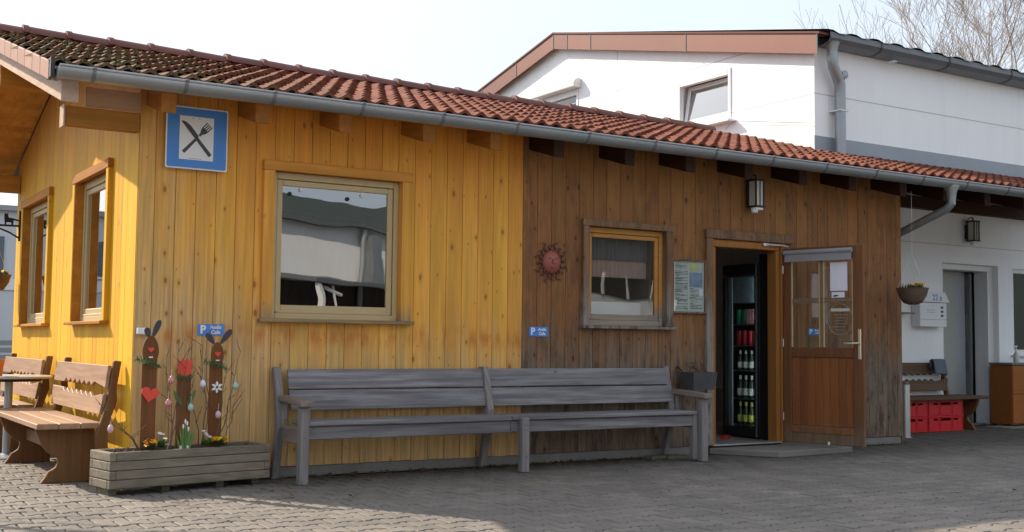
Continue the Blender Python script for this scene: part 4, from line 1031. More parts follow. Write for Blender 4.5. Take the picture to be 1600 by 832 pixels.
twigs((0.50, -.36, .29), [(.71, -.34, .98), (.70, -.34, .68), (.60, -.36, .82)], 'bare twigs spreading to the right of the second bunny', 9)
twigs((-0.03, -.40, .29), [(-.26, -.46, .545), (-.30, -.48, .60)], 'bare twig leaning out over the left end of the planter', 12)
random.seed(21)
def egg(p, mt, label, hang=.05):
    t = thing('easter_egg', label, 'easter egg', p, 'easter eggs hung on the twigs')
    h = .030
    MB().lathe([(.002, -h), (.013, -h * .82), (.0205, -h * .35), (.0215, 0), (.018, h * .45), (.010, h * .85), (.002, h)], p, 14).build('shell', mt, t, smooth=True)
    MB().tube([(p[0], p[1], p[2] + h), (p[0] + .002, p[1], p[2] + h + hang)], .0012, 4).build('thread', 'wpetal', t)
egg((-.247, -.44, .45), 'eggl', 'pink egg hanging beyond the left end of the planter', .06)
egg((.185, -.35, .778), 'eggp', 'upper pink egg left of the tulip')
egg((.168, -.35, .615), 'eggp', 'lower pink egg left of the tulip')
egg((.413, -.35, .749), 'eggw', 'white egg right of the tulip')
egg((.329, -.35, .58), 'eggg', 'mint green egg in front of the tulip stake')
egg((.532, -.35, .525), 'eggl', 'lilac egg in front of the second bunny stake')
egg((.656, -.35, .732), 'eggg', 'pale green egg at the right, on the spreading twigs')

def primrose(c, mt, label, nf=16, spread=.05):
    t = thing('primrose', label, 'flower', c, 'primroses in the planter')
    lf = MB()
    for k in range(30):
        a = U(0, 2 * pi); L = U(.05, .10); tl_ = U(.15, .9); wd = U(.014, .024); mm = T(*c) @ RZ(a) @ RY(-tl_)
        lf.add([(0, 0, 0), (L * .5, -wd, .003), (L, 0, -.004), (L * .5, wd, .003), (L * .5, 0, -.004)], [(0, 1, 4), (1, 2, 4), (2, 3, 4), (3, 0, 4)], mm)
    lf.build('leaves', 'leafd', t, fix=False)
    fl = MB()
    for k in range(nf):
        p = Vector(c) + Vector((U(-spread, spread), U(-spread, spread) * .6, U(.035, .06)))
        mm = T(*p) @ RZ(U(0, 6)) @ RX(U(-.8, .3)) @ RY(U(-.5, .5))
        for q in range(5):
            a = q * 2 * pi / 5; fl.add([(0, 0, 0), (.02 * cos(a - .5), .02 * sin(a - .5), .003), (.026 * cos(a), .026 * sin(a), .002), (.02 * cos(a + .5), .02 * sin(a + .5), .003)], [(0, 1, 2, 3)], mm)
    fl.build('blossoms', mt, t, fix=False)
primrose((.03, -.43, .30), 'opetal', 'orange primrose at the foot of the left bunny', 20, .034)
primrose((.535, -.36, .30), 'ypetal', 'bright yellow primrose cluster right of the daffodils', 40, .055)
def daisy(c, label, n=3):
    t = thing('daisy', label, 'flower', c, 'small white daisies in the planter')
    lf = MB()
    for k in range(30):
        a = U(0, 2 * pi); L = U(.04, .09); mm = T(*c) @ RZ(a) @ RY(-U(.2, 1.1)); lf.add([(0, -.004, 0), (L * .6, -.013, 0), (L, 0, 0), (L * .6, .013, 0), (0, .004, 0)], [(0, 1, 2, 3, 4)], mm)
    lf.build('leaves', 'leaf', t, fix=False)
    for k in range(n):
        p = Vector(c) + Vector((U(-.03, .03), U(-.02, .02), U(.05, .11))); mm = T(*p) @ RX(U(.2, .7))
        f_ = MB()
        for q in range(9):
            a = q * 2 * pi / 9; f_.add([(0, 0, 0), (.015 * cos(a - .25), .015 * sin(a - .25), 0), (.017 * cos(a + .25), .017 * sin(a + .25), 0)], [(0, 1, 2)], mm)
        f_.build('blossom', 'wpetal', t, fix=False)
        MB().tube([c, p], .0015, 4).build('stalk', 'leaf', t)
daisy((.11, -.40, .305), 'small white daisy right of the orange primrose', 3)
daisy((.44, -.38, .305), 'small white daisies left of the yellow primrose', 4)
df = thing('daffodil_clump', 'clump of upright daffodil leaves with closed buds in the middle of the planter', 'plant', (.28, -.39, .27))
lf = MB()
for k in range(34):
    bx_, by_ = .282 + U(-.035, .035), -.385 + U(-.025, .02); L = U(.12, .20); dx, dy = (bx_ - .282) * 1.2 + U(-.015, .015), U(-.02, .02); wd = .0055
    lf.add([(bx_ - wd, by_, .26), (bx_ + wd, by_, .26), (bx_ + dx * .5 + wd, by_ + dy * .5, .26 + L * .55), (bx_ + dx * .5 - wd, by_ + dy * .5, .26 + L * .55), (bx_ + dx, by_ + dy, .26 + L)], [(0, 1, 2, 3), (3, 2, 4)])
lf.build('leaves', 'stemg', df, fix=False)
for (x, h) in ((.268, .20), (.282, .235), (.296, .22), (.305, .18)):
    MB().tube([(x, -.39, .26), (x, -.39, .26 + h - .03)], .004, 5).build('stem', 'stemg', df)
    MB().lathe([(.001, 0), (.007, .012), (.006, .028), (.001, .036)], (x, -.39, .26 + h - .03), 8).build('bud', 'wpetal', df, smooth=True)
for (x0, h) in ((.25, .075), (.30, .075)): MB().lathe([(.012, 0), (.010, .03), (.006, .05)], (x0, -.40, .265), 8).build('bulb', 'lampglass', df, smooth=True)
dp = MB()
for k in range(24):
    p0 = Vector((U(.72, .86), U(-.36, -.25), .27)); dp.tube([p0, p0 + Vector((U(-.04, .04), U(-.02, .02), U(.01, .05)))], .003, 4)
for k in range(20):
    p0 = PM @ Vector((U(.07, .2), U(.08, .25), .27)); dp.tube([p0, p0 + Vector((U(-.04, .04), U(-.02, .02), U(.01, .05)))], .003, 4)
dp.build('dry_stalks', 'twig', pb, fix=False, kind='stuff')

# ================================================================== tavern benches
def scallop_slat(L, z0, z1, edge, inset=.0):
    """outline of a slat in (x,z): edge 'bottom' or 'top' carries a carved zigzag in its middle"""
    zz = []
    n = 13; a, b = L * .22, L * .80
    for k in range(n + 1):
        zz.append((a + (b - a) * k / n, (.036 if k % 2 else 0.002)))
    if edge == 'bottom':
        low = [(inset, z0)] + [(x, z0 + d) for x, d in zz] + [(L - inset, z0)]
        return low + [(L - .015, z1), (.015, z1)]
    top = [(L - .0, z1)] + [(x, z1 - d) for x, d in zz[::-1]] + [(0.0, z1)]
    return [(.05, z0), (L - .05, z0)] + top
def tavern(label, mtx, L, seat_m, dark_m, backL=None, group='carved tavern benches'):
    o = mtx.translation
    t = thing('tavern_bench', label, 'bench', (o.x, o.y, 0), group)
    def B_(): return MB(mtx)
    for k in range(3): B_().box(0, L, -.50 + k * .153, -.35 + k * .153, .405, .447).build('seat_board', seat_m, t, bevel=.006)
    leg = [(-.48, .404), (-.462, .35), (-.43, .28), (-.385, .225), (-.335, .19), (-.315, .183), (-.312, .15), (-.325, .115), (-.355, .095), (-.375, .085), (-.40, .04), (-.43, .0), (-.06, .0), (-.065, .05), (-.02, .12), (-.01, .2), (-.05, .3), (-.06, .404)]
    for x in (0.36, L - .22):
        B_().prism(leg, 'x', x, x + .045).build('trestle_leg', dark_m, t, bevel=.006)
    B_().box(.41, L - .22, -.27, -.235, .20, .30).build('stretcher', dark_m, t, bevel=.005)
    bl = backL or (.30, L - .02)
    for x in (bl[0] + .12, bl[1] - .04):
        B_().prism([(-.08, .20), (.0, .20), (-.01, .35), (.0, .45), (.05, .60), (.045, .70), (.075, .90), (.02, .905), (-.01, .70), (-.02, .60), (-.06, .46), (-.10, .35)], 'x', x, x + .05).build('back_post', dark_m, t, bevel=.006)
    BL = bl[1] - bl[0]
    lean = .13
    for (z0, z1, e) in ((.70, .868, 'bottom'), (.50, .660, 'top')):
        mm = mtx @ T(bl[0], -.035, 0) @ T(0, 0, .5) @ RX(-lean) @ T(0, 0, -.5)
        MB(mm).prism(scallop_slat(BL, z0, z1, e), 'y', -.03, -.004).build('carved_slat', seat_m, t, bevel=.004)
    return t
SB = lambda x, y: T(x, y, 0) @ RZ(-pi / 2)
tavern('red-brown carved bench by the sunlit wall, nearest the planter', SB(-.10, 2.43), 2.18, 'tavern', 'tavern_d', (.32, 2.20))
tavern('farther red-brown carved bench, behind the round table', SB(-.10, 5.15), 2.22, 'tavern', 'tavern_d', (.30, 2.38))
tb = thing('round_table', 'round bistro table on a grey pole between the two carved benches', 'table', (-.43, 2.58, 0))
MB().lathe([(.35, .705), (.365, .71), (.365, .725), (.35, .73)], (-.43, 2.58, 0), 32).build('tabletop', 'tabletop', tb, smooth=True)
MB().lathe([(.27, .68), (.28, .704)], (-.43, 2.58, 0), 24).build('top_plate', 'iron', tb)
MB().lathe([(.035, .02), (.035, .68)], (-.43, 2.58, 0), 14).build('pole', 'zinc', tb, smooth=True)
MB().lathe([(.22, 0), (.22, .012), (.06, .03), (.04, .04)], (-.43, 2.58, 0), 24).build('base', 'zinc', tb, smooth=True)
MB().lathe([(.052, 0), (.066, .12), (.07, .122), (.07, .145), (.062, .145), (.055, .10), (.001, .10)], (-.56, 2.45, .7301), 20).build('clay_pot', 'terra', None, smooth=True, label='small orange pot standing on the round bistro table', cat='pot')

# cat bracket with hanging basket on the side wall
cbk = thing('cat_bracket', 'black iron wall bracket topped by a little cat silhouette, far end of the sunlit wall', 'bracket', (-.02, 4.88, 2.1))
MB().box(-.03, -.002, 4.865, 4.895, 2.12, 2.45).tube([(-.02, 4.88, 2.285), (-.42, 4.88, 2.285)], .012, 6).tube([(-.02, 4.88, 2.15), (-.12, 4.88, 2.21), (-.30, 4.88, 2.28)], .010, 6).tube([(-.42, 4.88, 2.285), (-.45, 4.88, 2.27), (-.44, 4.88, 2.24)], .008, 6).build('arm', 'iron', cbk)
MB(T(-.125, 4.88, 2.295) @ Matrix.Scale(.85, 4)).prism([(-.055, 0), (-.04, 0), (-.035, .03), (.02, .03), (.025, 0), (.045, 0), (.05, .06), (.10, .05), (.14, .045), (.10, .07), (.045, .085), (-.01, .09), (-.02, .13), (-.015, .155), (-.03, .14), (-.05, .14), (-.062, .155), (-.065, .11), (-.06, .05)], 'y', -.006, .006).build('cat_silhouette', 'iron', cbk)
def basket(c, rr, label, flowers, wire_top, extra=0):
    t = thing('hanging_basket', label, 'hanging basket', (c[0], c[1], c[2] - rr * .8), 'hanging wicker baskets')
    prof = [(rr * .25, -rr * 1.0), (rr * .58, -rr * .88), (rr * .86, -rr * .45), (rr * .98, 0), (rr * 1.03, .012), (rr * .95, .012), (rr * .9, -.02), (.001, -.03)]
    MB().lathe(prof, c, 28).build('bowl', 'wicker', t, smooth=True)
    w_ = MB()
    for k in range(3):
        a = k * 2 * pi / 3 + .5; w_.tube([(c[0] + rr * cos(a), c[1] + rr * sin(a), c[2]), (c[0], c[1], c[2] + rr * 2.3)], .0013, 4)
    w_.tube([(c[0], c[1], c[2] + rr * 2.3), (c[0], c[1], wire_top)], .0013, 4); w_.build('wire', 'steel', t)
    lf = MB()
    for k in range(70):
        a = U(0, 6.28); q = sqrt(rnd()) * rr * .8; p = (c[0] + q * cos(a), c[1] + q * sin(a), c[2]); L = U(.04, .075); wd = U(.010, .018)
        lf.add([(0, 0, 0), (L * .5, -wd, 0), (L, 0, 0), (L * .5, wd, 0)], [(0, 1, 2, 3)], T(*p) @ RZ(U(0, 6.28)) @ RY(-U(.3, 1.4)))
    lf.build('foliage', 'leaf', t, fix=False)
    fl = MB()
    for (fx, fy, sp_, n_) in flowers:
        for k in range(n_):
            p = (c[0] + fx + U(-sp_, sp_), c[1] + fy + U(-sp_, sp_), c[2] + U(.03, .06)); mm = T(*p) @ RZ(U(0, 6)) @ RX(U(-.8, .8))
            for q in range(5):
                a = q * 2 * pi / 5; fl.add([(0, 0, 0), (.014 * cos(a - .5), .014 * sin(a - .5), .003), (.02 * cos(a), .02 * sin(a), .002), (.014 * cos(a + .5), .014 * sin(a + .5), .003)], [(0, 1, 2, 3)], mm)
    fl.build('blossoms', 'ypetal', t, fix=False)
    return t
basket((8.17, -.35, 1.695), .168, 'brown wicker basket of flowers hanging from the eaves in front of the white wall', [(.04, -.05, .05, 60), (-.08, -.03, .03, 10)], 2.76)
basket((-.255, 4.88, 1.735), .17, 'wicker basket of yellow flowers hanging from the cat bracket', [(.03, 0, .09, 60)], 2.285)

# ================================================================== doorstep slab, fridge and bottles
MB().prism([(5.56, -.005), (5.92, -.60), (7.02, -.52), (7.05, -.005)], 'z', 0.0, .062).build('doorstep_slab', 'slab', None, bevel=.008, label='flat grey stone slab in front of the open doorway', cat='doorstep')
fg = thing('drinks_fridge', 'tall black glass-door drinks fridge just inside the doorway', 'fridge', (6.9, .6, .08))
F0, F1, FX = .395, .93, 6.60
fz = MB().box(FX + .03, FX + .62, F0, F0 + .04, .10, 1.95).box(FX + .03, FX + .62, F1 - .04, F1, .10, 1.95).box(FX + .58, FX + .62, F0 + .04, F1 - .04, .10, 1.95).box(FX + .03, FX + .58, F0 + .04, F1 - .04, 1.82, 1.95).box(FX + .03, FX + .58, F0 + .04, F1 - .04, .10, .20)
fz.build('fridge_body', 'black', fg, bevel=.006)
MB().box(FX + .02, FX + .6, F0 - .26, F0 - .012, .085, 2.04).build('dark_side_panel', 'black', None, bevel=.004, label='black panel filling the dark gap between the fridge and the right door jamb', cat='dark panel')  # added black panel standing in for the darkness beside the fridge
MB().box(FX, FX + .03, F0, F0 + .05, .20, 1.82).box(FX, FX + .03, F1 - .05, F1, .20, 1.82).box(FX, FX + .03, F0, F1, 1.83, 1.94).box(FX, FX + .03, F0, F1, .10, .20).build('door_rim', 'black', fg, bevel=.004)
MB().box(FX + .035, FX + .05, F1 - .11, F1 - .052, .2, 1.8).build('shelf_rail', 'bluedoor', fg)
MB().box(FX - .004, FX + .0, F0 + .01, F0 + .022, .10, 1.95).build('door_edge', 'steel', fg)
MB().box(FX + .012, FX + .018, F0 + .05, F1 - .05, .20, 1.83).build('pane', 'glass1', fg)
MB().box(FX + .04, FX + .575, F0 + .042, F1 - .042, 1.805, 1.812).build('canopy_panel', 'bluedoor', fg)
MB().box(FX + .034, FX + .046, F0 + .0405, F0 + .046, .22, 1.80).build('light_strip', 'fridgelamp', fg)
SHZ = (.215, .50, .80, 1.07, 1.30)
for z in SHZ: MB().box(FX + .05, FX + .56, F0 + .045, F1 - .045, z - .012, z).build('shelf', 'zincd', fg)
MB().box(FX + .05, FX + .30, F0 + .05, F1 - .12, 1.53, 1.80).build('reflection_panel', 'freflect', fg)  # added panel, pale reflection of the fridge glass painted as its colour
def bottle(c, lab, label, grp, s_=1.0):
    t = thing('bottle', label, 'bottle', c, grp)
    MB().lathe([(.030 * s_, 0), (.033 * s_, .01), (.033 * s_, .12 * s_), (.026 * s_, .15 * s_), (.013 * s_, .18 * s_), (.012 * s_, .225 * s_), (.014 * s_, .23 * s_)], c, 12).build('bottle_glass', 'botg', t, smooth=True)
    MB().lathe([(.0337 * s_, .03 * s_), (.0337 * s_, .10 * s_)], c, 12).build('label_band', lab, t, smooth=True)
    MB().lathe([(.0145 * s_, .19 * s_), (.0145 * s_, .232 * s_)], c, 10).build('cap_foil', lab, t, smooth=True)
    return t
PLACE = ('rightmost', 'second from right,', 'second from left,', 'leftmost')
for (z, lab, txt, s_) in ((.2155, 'labg', 'dark bottle with yellow-green label, bottom fridge shelf', 1.05), (.5005, 'labw', 'dark bottle with white label, second fridge shelf from below', 1.05), (.8005, 'labw', 'small dark bottle with pale label, middle fridge shelf', .92)):
    b0 = None
    for k in range(4):
        c = (FX + .10, F0 + .10 + k * .088, z); t_ = PLACE[k] + ' ' + txt
        if b0 is None: b0 = bottle(c, lab, t_, 'bottles in the fridge', s_)
        else: dup(b0, c, t_)
for (z, cols, sh) in ((1.0705, ('opetal', 'canr', 'canr', 'canr'), 'fridge shelf above the bottles'), (1.3005, ('canp', 'canp', 'cang', 'cang'), 'topmost stocked fridge shelf')):
    for k, cm_ in enumerate(cols):
        c = (FX + .09, F0 + .10 + k * .088, z)
        nm = PLACE[k] + ' ' + {'canr': 'red drinks can', 'opetal': 'orange drinks can', 'canp': 'pink carton', 'cang': 'green drinks can'}[cm_] + ' on the ' + sh
        if cm_ == 'canp': MB().box(c[0] - .035, c[0] + .035, c[1] - .035, c[1] + .035, z, z + .16).build('drink_carton', cm_, None, bevel=.003, label=nm, cat='carton', group='cartons on the top fridge shelf')
        else: MB().lathe([(.028, 0), (.033, .008), (.033, .145), (.026, .158)], c, 14).build('drink_can', cm_, None, smooth=True, label=nm, cat='can', group='drinks cans in the fridge')
MB().lathe([(.06, 0), (.065, .02), (.05, .03)], (6.35, .62, .0805), 12, None, .6).build('red_dish', 'red', None, smooth=True, label='small red dish on the floor in front of the fridge', cat='dish')

# ================================================================== WHITE BUILDING
wb = thing('white_building', 'large white rendered building with red-brown gable edging behind the cafe', 'building', (14, 7, 0))
WX = 8.66; PKY, PKZ, EZ = 7.15, 6.20, 4.93
gtop = lambda y: (EZ + (PKZ - EZ) * (y - 1.4) / (PKY - 1.4)) if y < PKY else (PKZ - (PKZ - EZ) * (y - PKY) / (PKY - 1.4))
G1 = (3.0, 4.12, 4.16, 4.86); G2 = (6.59, 7.78, 4.5, 5.22)
gw = MB()
for a, b in ((1.5, PKY), (PKY, 12.8)):
    for p in strip_with_holes(a, b, 0, lambda y: gtop(y) - .05, [G1, G2]): gw.prism(p, 'x', WX, WX + .25)
gw.build('gable_wall', 'white', wb)
DW = (11.2, 12.16, 0.0, 2.14); WW = (12.62, 14.2, .98, 2.2)
lw = MB()
for p in strip_with_holes(8.40, 26.0, 0, lambda x: 3.3, [(11.08, 12.29, 0, 2.22), WW]): lw.prism(p, 'y', 1.50, 1.62)
lw.build('front_wall', 'white', wb)
MB().box(8.915, 26.0, 1.502, 1.62, 3.30, 4.93).box(8.5, 8.9, 1.63, 12.8, 0, .5).build('upper_wall', 'white', wb)
MB().box(25.9, 26.0, 1.63, 12.8, 0, 4.93).box(8.9, 25.9, 12.7, 12.8, 0, 4.93).build('rear_wall', 'white', wb)
# door reveal + grey interior
rv_ = MB().box(11.08, 11.20, 1.58, 1.80, 0, 2.14).box(12.16, 12.29, 1.58, 1.80, 0, 2.14).box(11.08, 12.29, 1.58, 1.80, 2.14, 2.22)
rv_.build('door_frame', 'whitep', wb, bevel=.005)
MB().box(8.9, 16, 4.4, 4.5, 0, 2.7).box(8.9, 16, 1.63, 4.4, 2.6, 2.7).box(10.7, 10.75, 1.8, 4.4, 0, 2.6).box(13.4, 13.45, 1.63, 4.4, 0, 2.6).build('inner_wall', 'greydoor', wb)
MB().box(10.75, 13.4, 1.64, 4.4, .0, .02).build('inner_floor', 'slab', wb)
dl_ = MB().box(12.10, 12.14, 1.82, 2.72, .02, 2.12).build('door', 'greydoor', wb, bevel=.004)
for z in (.75, 1.55): MB().box(12.085, 12.0995, 1.86, 1.93, z, z + .4).build('door_fitting', 'zincd', dl_)
MB().box(11.20, 11.80, 1.84, 1.88, .02, 2.14).build('inner_door_leaf', 'greydoor2', wb, bevel=.003)
MB().box(11.81, 12.09, 1.90, 1.94, .02, 2.14).build('inner_door_frame', 'bluedoor', wb, bevel=.003)
# right window
wfr = MB().box(12.62, 12.68, 1.53, 1.60, .98, 2.2).box(14.14, 14.2, 1.53, 1.60, .98, 2.2).box(12.68, 14.14, 1.53, 1.60, 2.14, 2.2).box(12.68, 14.14, 1.53, 1.60, .98, 1.05).build('window', 'whitep', wb, bevel=.004)
MB().box(12.68, 14.14, 1.565, 1.57, 1.05, 2.14).build('pane', 'glass', wfr)
MB().box(12.55, 14.25, 1.44, 1.53, .95, .978).build('sill', 'whitep', wfr, bevel=.004)
# joints in the panels
jn = MB()
jn.box(8.66, 26, 1.4985, 1.501, 4.232, 4.242); jn.box(WX - .0015, WX + .001, 1.5, 3.0, 4.225, 4.235); jn.box(WX - .0015, WX + .001, 4.12, 12.8, 4.225, 4.235)
jn.box(WX - .0015, WX + .001, 1.5, 12.0, 4.99, 5.0); jn.box(WX - .0015, WX + .001, 5.55, 5.56, 3.4, 5.7); jn.box(8.5, 26, 1.4985, 1.501, 2.46, 2.468)
jn.build('panel_joint', 'jointc', wb, fix=False)
# flashing at the foot of the upper wall
MB().box(WX - .01, 26, 1.488, 1.4995, 3.50, 3.70).build('flashing', 'flash', wb)
MB().prism([(1.49, 3.46), (2.7, 3.81), (2.7, 3.92), (1.49, 3.57)], 'x', WX - .012, WX - .001).build('gable_flashing', 'whitep', wb)
# gable edging sheets
segs = [1.33, 3.8, 6.1, 6.75, PKY]
def edging(a, b):
    MB().prism([(a + .008, gtop(a) - .235), (b - .008, gtop(b) - .235), (b - .008, gtop(b) + .02), (a + .008, gtop(a) + .02)], 'x', WX - .13, WX - .11).prism([(a + .008, gtop(a) + .005), (b - .008, gtop(b) + .005), (b - .008, gtop(b) + .02), (a + .008, gtop(a) + .02)], 'x', WX - .11, WX + .05).build('gable_edging', 'copper', wb, bevel=.004)
    MB().prism([(a - .012, gtop(a) - .243), (a + .012, gtop(a) - .243), (a + .012, gtop(a) + .03), (a - .012, gtop(a) + .03)], 'x', WX - .136, WX - .125).build('edging_seam', 'sheet', wb)
for a, b in zip(segs, segs[1:]): edging(a, b)
y = PKY
for k in range(5):
    edging(y, y + 1.15); y += 1.15
MB().prism([(a, gtop(a) + .022) for a in (1.28, PKY)] + [(a, gtop(a) + .05) for a in (PKY, 1.28)], 'x', WX - .145, WX + .1).prism([(PKY, PKZ + .022), (12.9, gtop(12.9) + .022), (12.9, gtop(12.9) + .05), (PKY, PKZ + .05)], 'x', WX - .145, WX + .1).build('edging_cap', 'rust', wb)
# corrugated roof
cg = MB(); n = 170; vs = []
for i in range(n + 1):
    x = WX - .05 + 17.4 * i / n; dz = .03 * (1 if (i % 4) in (0, 1) else 0)
    vs += [(x, 1.22, EZ - .035 + .06 + dz), (x, PKY, PKZ + .03 + dz), (x, 12.9, gtop(12.9) + .03 + dz)]
cg.add(vs, [(3 * i + k, 3 * i + 3 + k, 3 * i + 4 + k, 3 * i + 1 + k) for i in range(n) for k in (0, 1)])
cg.build('roof', 'sheet', wb, fix=False)
gg = MB().prism([(1.24, 4.965), (1.24, 4.895), (1.28, 4.845), (1.36, 4.825), (1.49, 4.825), (1.49, 4.95), (1.48, 4.95), (1.48, 4.835), (1.36, 4.835), (1.285, 4.855), (1.25, 4.90), (1.25, 4.965)], 'x', WX + .02, 26)
g2 = gg.build('roof_gutter', 'zincd', wb)
for k in range(12): MB().prism([(1.232, 4.97), (1.232, 4.892), (1.275, 4.838), (1.36, 4.818), (1.46, 4.818), (1.46, 4.821), (1.36, 4.823), (1.28, 4.848), (1.24, 4.895), (1.24, 4.97)], 'x', 9.6 + k * 1.35, 9.63 + k * 1.35).build('gutter_joint', 'sheet', g2)
MB().lathe([(.06, -.12), (.075, 0), (.10, .06)], (8.80, 1.33, 4.80), 14).build('hopper', 'zinc', g2, smooth=True)
MB().tube([(8.80, 1.33, 4.74), (8.80, 1.33, 4.66), (8.83, 1.34, 4.56), (8.95, 1.38, 4.44), (9.0, 1.39, 4.36), (9.0, 1.39, 4.2), (9.0, 1.39, 3.35)], .068, 16).build('downpipe', 'zinc', wb, smooth=True)
MB().box(8.92, 9.08, 1.32, 1.50, 4.02, 4.035).build('pipe_bracket', 'whitep', wb)
MB().lathe([(.03, 0), (.05, .01), (.052, .04), (.03, .05)], (0, 0, 0), 14, T(9.17, 1.49, 4.53) @ RX(pi / 2)).tube([(9.17, 1.5, 4.44), (9.17, 1.46, 4.49)], .01, 5).build('security_light', 'zinc', wb, smooth=True)
MB().box(9.9, 9.98, 1.30, 1.42, 4.775, 4.785).build('gutter_clip', 'whitep', g2)
# gable windows
gwf = MB(); a, b, z0, z1 = G1
gwf.box(WX - .015, WX + .06, a, a + .06, z0, z1).box(WX - .015, WX + .06, b - .06, b, z0, z1).box(WX - .015, WX + .06, a + .06, b - .06, z1 - .09, z1).box(WX - .015, WX + .06, a + .06, b - .06, z0, z0 + .05)
gw1 = gwf.build('window', 'whitep', wb, bevel=.005, label='tilted open gable window')
tm_ = T(WX + .05, 0, z0 + .06) @ RY(R(9)) 
MB(tm_).box(0, .04, a + .07, a + .13, 0, .57).box(0, .04, b - .13, b - .07, 0, .57).box(0, .04, a + .13, b - .13, .51, .57).box(0, .04, a + .13, b - .13, 0, .06).build('sash', 'whitep', gw1, bevel=.004)
MB(tm_).box(.012, .018, a + .13, b - .13, .06, .51).build('pane', 'glassc', gw1)
MB().box(WX - .13, WX, a - .08, b + .05, z0 - .06, z0 - .03).build('sill', 'whitep', gw1, bevel=.004)
a, b, z0, z1 = G2
gw2 = MB().box(WX - .01, WX + .06, a, a + .06, z0, z1).box(WX - .01, WX + .06, b - .06, b, z0, z1).box(WX - .01, WX + .06, a + .06, b - .06, z1 - .1, z1).build('window', 'whitep', wb, bevel=.005, label='gable window under a roller shutter box')
MB().box(WX + .03, WX + .035, a + .06, b - .06, z0, z1 - .1).build('pane', 'glass', gw2)
MB().prism([(0, 0), (-.14, .01), (-.15, .10), (-.08, .155), (0, .16)], 'y', a - .07, b + .07, T(WX, 0, 5.22)).build('shutter_box', 'whitep', gw2, bevel=.01)
MB().box(WX + 1.5, WX + 1.55, 1.7, 12.6, 3.2, 4.85).box(WX + 1.5, WX + 1.55, 4.5, 9.8, 4.85, 5.45).build('inner_gable_wall', 'dark', wb)
# cable over the roof
MB().tube([(WX - .03, 3.1, 4.02), (WX - .04, 2.9, 4.10), (WX - .03, 1.55, 3.86)], .004, 4).build('cable', 'zincd', wb)

# porch objects
lantern(11.60, 1.40, 2.54, 'square black lantern on the white wall above the second doorway', 0, True)
mb_ = thing('mailbox', 'white wall mailbox with small gabled top and number 22 a, on the white wall', 'mailbox', (10.7, 1.4, 1.34))
MB().box(10.44, 10.98, 1.36, 1.495, 1.34, 1.66).build('box', 'whitepl', mb_, bevel=.006)
MB().prism([(10.40, 1.665), (11.02, 1.665), (10.93, 1.80), (10.49, 1.80)], 'y', 1.34, 1.497).build('gabled_top', 'whitepl', mb_, bevel=.004)
text_mesh('house_number', '22 a', .115, T(10.76, 1.338, 1.725) @ FRONT, 'blue2', mb_, bold=.001)
for k in range(3): MB().box(10.86, 10.90, 1.352, 1.3595, 1.585 - k * .055, 1.612 - k * .055).build('name_slot', 'ink', mb_)
for k in range(2): MB().box(10.58, 10.74, 1.3575, 1.3595, 1.56 - k * .03, 1.566 - k * .03).build('name_print', 'greyp', mb_)
MB().box(10.455, 10.965, 1.357, 1.3595, 1.435, 1.44).build('box_seam', 'greyp', mb_)
MB().box(10.14, 10.17, 1.485, 1.499, 1.55, 2.15).build('wall_thermometer', 'whitepl', None, bevel=.004, label='narrow white strip fixed on the white wall behind the hanging basket', cat='wall strip')
MB().box(10.05, 10.30, 1.32, 1.49, 1.50, 1.52).build('wall_shelf', 'zincd', None, bevel=.003, label='small dark shelf on the white wall below the hanging basket', cat='shelf')
tavern('dark old bench against the white wall with red crates under its seat', T(9.35, 1.42, 0), 1.90, 'tavern_r', 'tavern_d', (.30, 1.66), 'benches at the buildings')
MB().prism([(1.26, .73), (1.30, .91), (1.335, .92), (1.37, .90), (1.37, .80), (1.36, .80), (1.35, .89), (1.33, .905), (1.31, .895), (1.275, .73)], 'x', 10.62, 10.86).build('cloth', 'cloth', None, bevel=.004, label='blue-grey cloth hung over the backrest of the dark bench', cat='cloth')
def crate(x, y, z, label):
    t = thing('drinks_crate', label, 'crate', (x, y, z), 'red drinks crates stacked under the dark bench')
    w_, d_, h = .335, .30, .198
    mbx = MB(T(x, y, z)); a = .012
    # walls with grip slots
    for (u0_, u1_) in ((-w_, w_),):
        for p in strip_with_holes(-w_, w_, 0, lambda u: h, [(-.10, .10, .135, .165), (-.24, -.15, .14, .16), (.15, .24, .14, .16)]): mbx.prism(p, 'y', -.15, -.15 + a)
        mbx.box(-w_, w_, .15 - a, .15, 0, h)
    mbx.box(-w_, -w_ + a, -.15 + a, .15 - a, 0, h).box(w_ - a, w_, -.15 + a, .15 - a, 0, h).box(-w_ + a, w_ - a, -.15 + a, .15 - a, 0, .01)
    mbx.box(-w_ - .006, w_ + .006, -.158, -.151, h - .02, h).box(-w_ - .006, w_ + .006, -.158, -.151, 0, .016)
    for u in (-w_, -.12, .12, w_ - .012): mbx.box(u, u + .012, -.157, -.1505, .017, h - .021)
    mbx.build('crate_shell', 'red', t, bevel=.003)
    return t
for (x, z, txt) in ((10.49, 0.003, 'red drinks crate, lower one at the right under the dark bench'), (10.49, .203, 'red drinks crate, upper one at the right under the dark bench'), (9.80, 0.003, 'red drinks crate, lower one beside the steel ashtray'), (9.80, .203, 'red drinks crate, upper one beside the steel ashtray')):
    crate(x, 1.17, z, txt)
ac = thing('standing_ashtray', 'slim brushed steel standing ashtray at the corner of the brown wall', 'ashtray', (9.16, .57, 0))
MB().lathe([(.056, .012), (.056, .62), (.05, .625)], (9.16, .57, 0), 18).build('tube', 'steel', ac, smooth=True)
MB().lathe([(.075, 0), (.075, .008), (.053, .012)], (9.16, .57, 0), 18).build('foot_plate', 'steel', ac, smooth=True)
MB().lathe([(.043, .622), (.043, .65), (.03, .655)], (9.16, .57, 0), 18).build('rim', 'zincd', ac, smooth=True)
cb_ = thing('wooden_cabinet', 'orange-brown wooden cabinet with two drawers under the right window', 'cabinet', (12.7, 1.3, 0))
